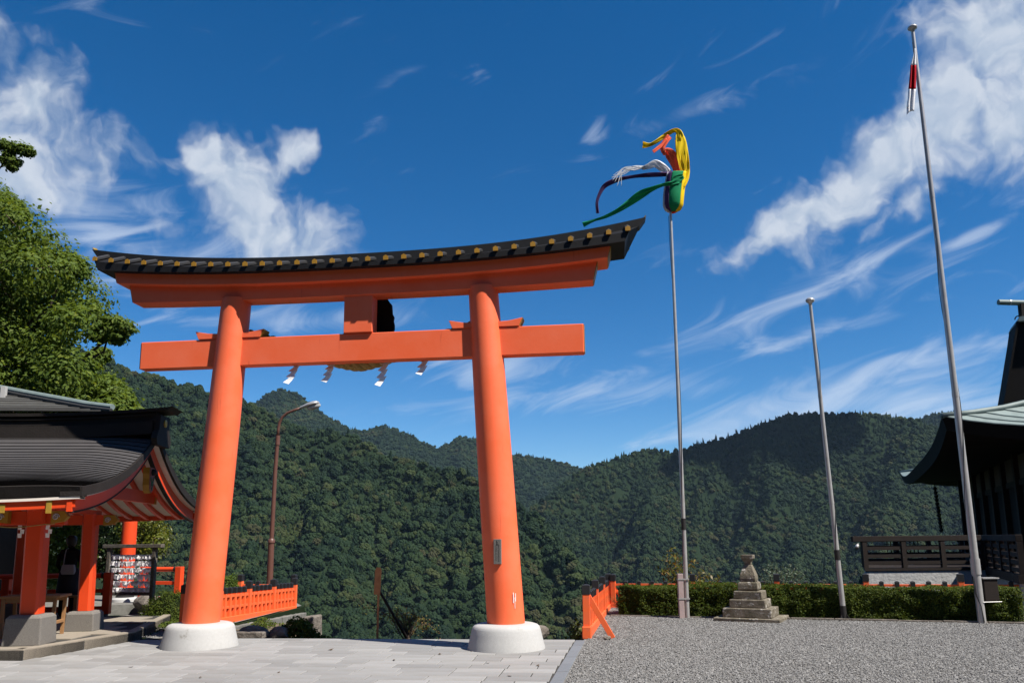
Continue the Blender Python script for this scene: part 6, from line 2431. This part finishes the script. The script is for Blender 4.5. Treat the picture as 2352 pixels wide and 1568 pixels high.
# high gable end of the hall's main roof, seen past the right edge: ridge pole with its bracket
def build_ridge_gable():
    Yg = 45.0
    c = at(2420, 935, Yg)
    o = thing('main_hall', (c.x, c.y, 0), HA, 'tall black gabled building with a round pole jutting from its ridge', 'hall')
    inv = (Matrix.Translation((c.x, c.y, 0)) @ Matrix.Rotation(HA, 4, 'Z')).inverted()
    L = lambda x, y, Y=Yg: inv @ at(x, y, Y)
    # concave left slope edge as in the photograph, mirrored for the right side
    edge = [L(2336, 741), L(2331, 780), L(2325, 820), L(2318, 870), L(2311, 915), L(2302, 965)]
    apex = edge[0]
    prof = [(p.x, p.z) for p in edge]
    hx = -prof[-1][0] + 3.2
    cxm = prof[0][0] + 2.2
    right = [(2 * cxm - x, z) for x, z in prof]
    poly = list(reversed(prof)) + right
    poly = [(prof[-1][0] + .6, 0.0)] + poly + [(right[-1][0] - .6, 0.0)]
    y0 = edge[0].y
    MB().prism(poly, y0, y0 + 2.6).obj('gable_body', WOODBLACK, o)
    MB().prism([(prof[0][0] - .02, prof[0][1]), (prof[0][0] + .12, prof[0][1] + .28), (right[0][0] - .12, right[0][1] + .28), (right[0][0] + .02, right[0][1])], y0 - .35, y0 + 2.8).obj('ridge_cap', COPPER, o)
    rows_ = []
    for dy in (-.3, .02):
        rows_.append([(x + .0, y0 + dy, z + .01) for x, z in prof])
    MB().grid(rows_).obj('barge_board', WOODBLACK, o, solid=.12)
    # round ridge pole on its upright
    a, b = L(2293, 694), L(2375, 696)
    MB().tube([a, b], [.16, .16], 16).obj('ridge_pole', COPPER, o, smooth=True, auto=40)
    MB().tube([L(2318, 694.5), L(2320, 694.5)], [.175, .175], 16).obj('pole_ring', METAL, o, smooth=True, auto=40)
    u0, u1 = L(2350, 740), L(2346, 698)
    MB().bar(u0, u1, .32, .26).obj('pole_bracket', WOODBLACK, o)
    ring = [L(2339, 733) + Vector((.17 * math.cos(k * .4), 0, .19 * math.sin(k * .4))) for k in range(9)]
    MB().tube(ring, .035, 6).obj('ridge_ring', DARKMETAL, o)


build_ridge_gable()


# ------------------------------------------------------------------ grey roof behind the pavilion, garden railing
OLDROOF = mat('old_grey_roof', (0.075, 0.075, 0.072), rough=0.6, spec=0.25, var=0.6, vscale=3, col2=(0.05, 0.046, 0.042), isl=0.3)


def build_back_roof():
    b = at(120, 1240, 20.5)
    o = thing('back_hall', (b.x, b.y, 0.0), R(6), 'low hall with a grey copper hip roof behind the pavilion ridge', 'hall')
    inv = (Matrix.Translation((b.x, b.y, 0)) @ Matrix.Rotation(R(6), 4, 'Z')).inverted()
    L = lambda x, y, Y: inv @ at(x, y, Y)
    tip = L(258, 944, 18.9)
    pts = [L(258, 944, 18.9), L(200, 937, 19.3), L(130, 924, 19.8), L(60, 911, 20.3), L(0, 899, 20.8), L(-120, 872, 21.7)]
    # hip roof: the corner hip rises to the left; front and right faces fall to the eaves
    top = pts[-1]
    ez = tip.z - 0.05
    front_l = Vector((top.x - 4.5, tip.y, ez))
    back_r = Vector((tip.x, top.y + (top.y - tip.y), ez))
    back_l = Vector((front_l.x, back_r.y, ez))
    n = 12
    for r in range(n):
        f0, f1 = r / n, (r + 1) / n

        def hp(f):
            k = f * (len(pts) - 1)
            i = min(int(k), len(pts) - 2)
            return pts[i].lerp(pts[i + 1], k - i)
        a0, a1 = hp(f0), hp(f1)
        b0 = front_l.lerp(Vector((front_l.x, top.y, top.z)), f0)
        b1 = front_l.lerp(Vector((front_l.x, top.y, top.z)), f1)
        b0.z, b1.z = a0.z, a1.z
        b0.y, b1.y = a0.y, a1.y
        up = Vector((0, 0, .03))
        MB().add([a0 + up, b0 + up, b1, a1, a0, b0], [(0, 1, 2, 3), (0, 4, 5, 1)]).obj('copper_course', OLDROOF, o)
        c0 = Vector((a0.x, a0.y + (top.y - a0.y) * 1.15, a0.z))
        c1 = Vector((a1.x, a1.y + (top.y - a1.y) * 1.15, a1.z))
        MB().add([c0 + up, a0 + up, a1, c1, c0, a0], [(0, 1, 2, 3), (0, 4, 5, 1)]).obj('copper_course', OLDROOF, o)
    MB().tube([p + Vector((0, 0, .10)) for p in pts], [.07, .075, .08, .08, .08, .08], 8).obj('hip_ridge', COPPER, o)
    MB().tube([p + Vector((.02, -.13, .0)) for p in pts], .05, 6).obj('hip_edge', TILE, o)
    MB().box(front_l.x, tip.x - .05, tip.y + .05, tip.y + .2, ez - .25, ez - .02).obj('eave_board', WOODDARK, o)
    MB().box(front_l.x + .8, tip.x - 3.2, tip.y + 1.6, tip.y + 4.0, 0.0, ez - .1).obj('wall', WOODDARK, o)
    for x in (tip.x - 3.3, tip.x - 5.9):
        MB().box(x - .13, x + .13, tip.y + 1.25, tip.y + 1.5, 0.0, ez - .05).obj('column', VERM_PAV, o)
    # pale finial standing on the hip
    q = L(8, 912, 20.2)
    MB().box(q.x - .06, q.x + .05, q.y - .06, q.y + .06, q.z - .15, q.z + .28).box(q.x - .12, q.x + .16, q.y - .08, q.y + .08, q.z - .18, q.z - .1).obj('finial', STONEWHITE, o)


build_back_roof()


def build_railing(xa, xb, Ya, Yb, zz, n, lab):
    a, b = at(xa, 1320, Ya), at(xb, 1320, Yb)
    a.z = b.z = zz
    d = b - a
    o = thing('garden_railing', a, math.atan2(d.y, d.x), lab, 'railing')
    L = d.length
    MB().tube([(0, 0, .80), (L - .12, 0, .80)], .055, 14).obj('handrail', VERM_PAV, o, smooth=True, auto=40)
    MB().tube([(L - .14, 0, .80), (L - .06, 0, .80)], .066, 14).obj('handrail_ferrule', DARKMETAL, o, smooth=True, auto=40)
    MB().box(0, L, -.04, .04, .44, .52).obj('middle_rail', VERM_PAV, o, bevel=.004)
    MB().box(0, L, -.05, .05, .04, .16).obj('bottom_rail', VERM_PAV, o, bevel=.004)
    for k in range(n + 1):
        x = k * L / n
        MB().box(x - .075, x + .075, -.075, .075, 0, .86 if k in (0, n) else .76).obj('post', VERM_PAV, o, bevel=.006)


build_railing(-60, 250, 17.25, 17.45, 0.15, 4, 'vermilion railing with a round handrail in the shade behind the person')
build_railing(330, 412, 19.7, 19.5, 0.2, 1, 'short sunlit vermilion railing with a round handrail beside the azalea')

# ------------------------------------------------------------------ air
def build_haze():
    m = bpy.data.materials.new('haze_air')
    m.use_nodes = True
    nt = m.node_tree
    nt.nodes.clear()
    out = nd(nt, 'ShaderNodeOutputMaterial')
    pv = nd(nt, 'ShaderNodeVolumePrincipled')
    pv.inputs['Color'].default_value = (0.50, 0.72, 1.0, 1.0)
    pv.inputs['Density'].default_value = 0.000026
    pv.inputs['Anisotropy'].default_value = 0.0
    nt.links.new(pv.outputs[0], out.inputs['Volume'])
    o = MB().box(-5200, 5200, -300, 5200, -97, 520).obj('haze', m)
    tag(o, kind='stuff')


build_haze()


def build_cloud():
    # a small heap cloud up the sun's way; its shadow lies on the upper flank of the right hill
    rs = random.Random(31)
    p = Vector((430, 1500, 150))
    c = p + SUN_DIR * (1150 / SUN_DIR.z)
    bm = bmesh.new()
    for k in range(46):
        r = rs.uniform(28, 58)
        q = Vector((rs.gauss(0, 85), rs.gauss(0, 62), rs.uniform(-14, 30)))
        s = bmesh.ops.create_icosphere(bm, subdivisions=3, radius=r)
        for v in s['verts']:
            v.co *= 1 + rs.uniform(-.07, .07)
            v.co.z *= .62
            v.co += q
    me = bpy.data.meshes.new('cloud')
    bm.to_mesh(me)
    bm.free()
    o = link('cloud', me, mat('cloud_drops', (0.9, 0.9, 0.9), rough=1.0, spec=0.0), None, True)
    o.location = c
    tag(o, kind='stuff')


build_cloud()
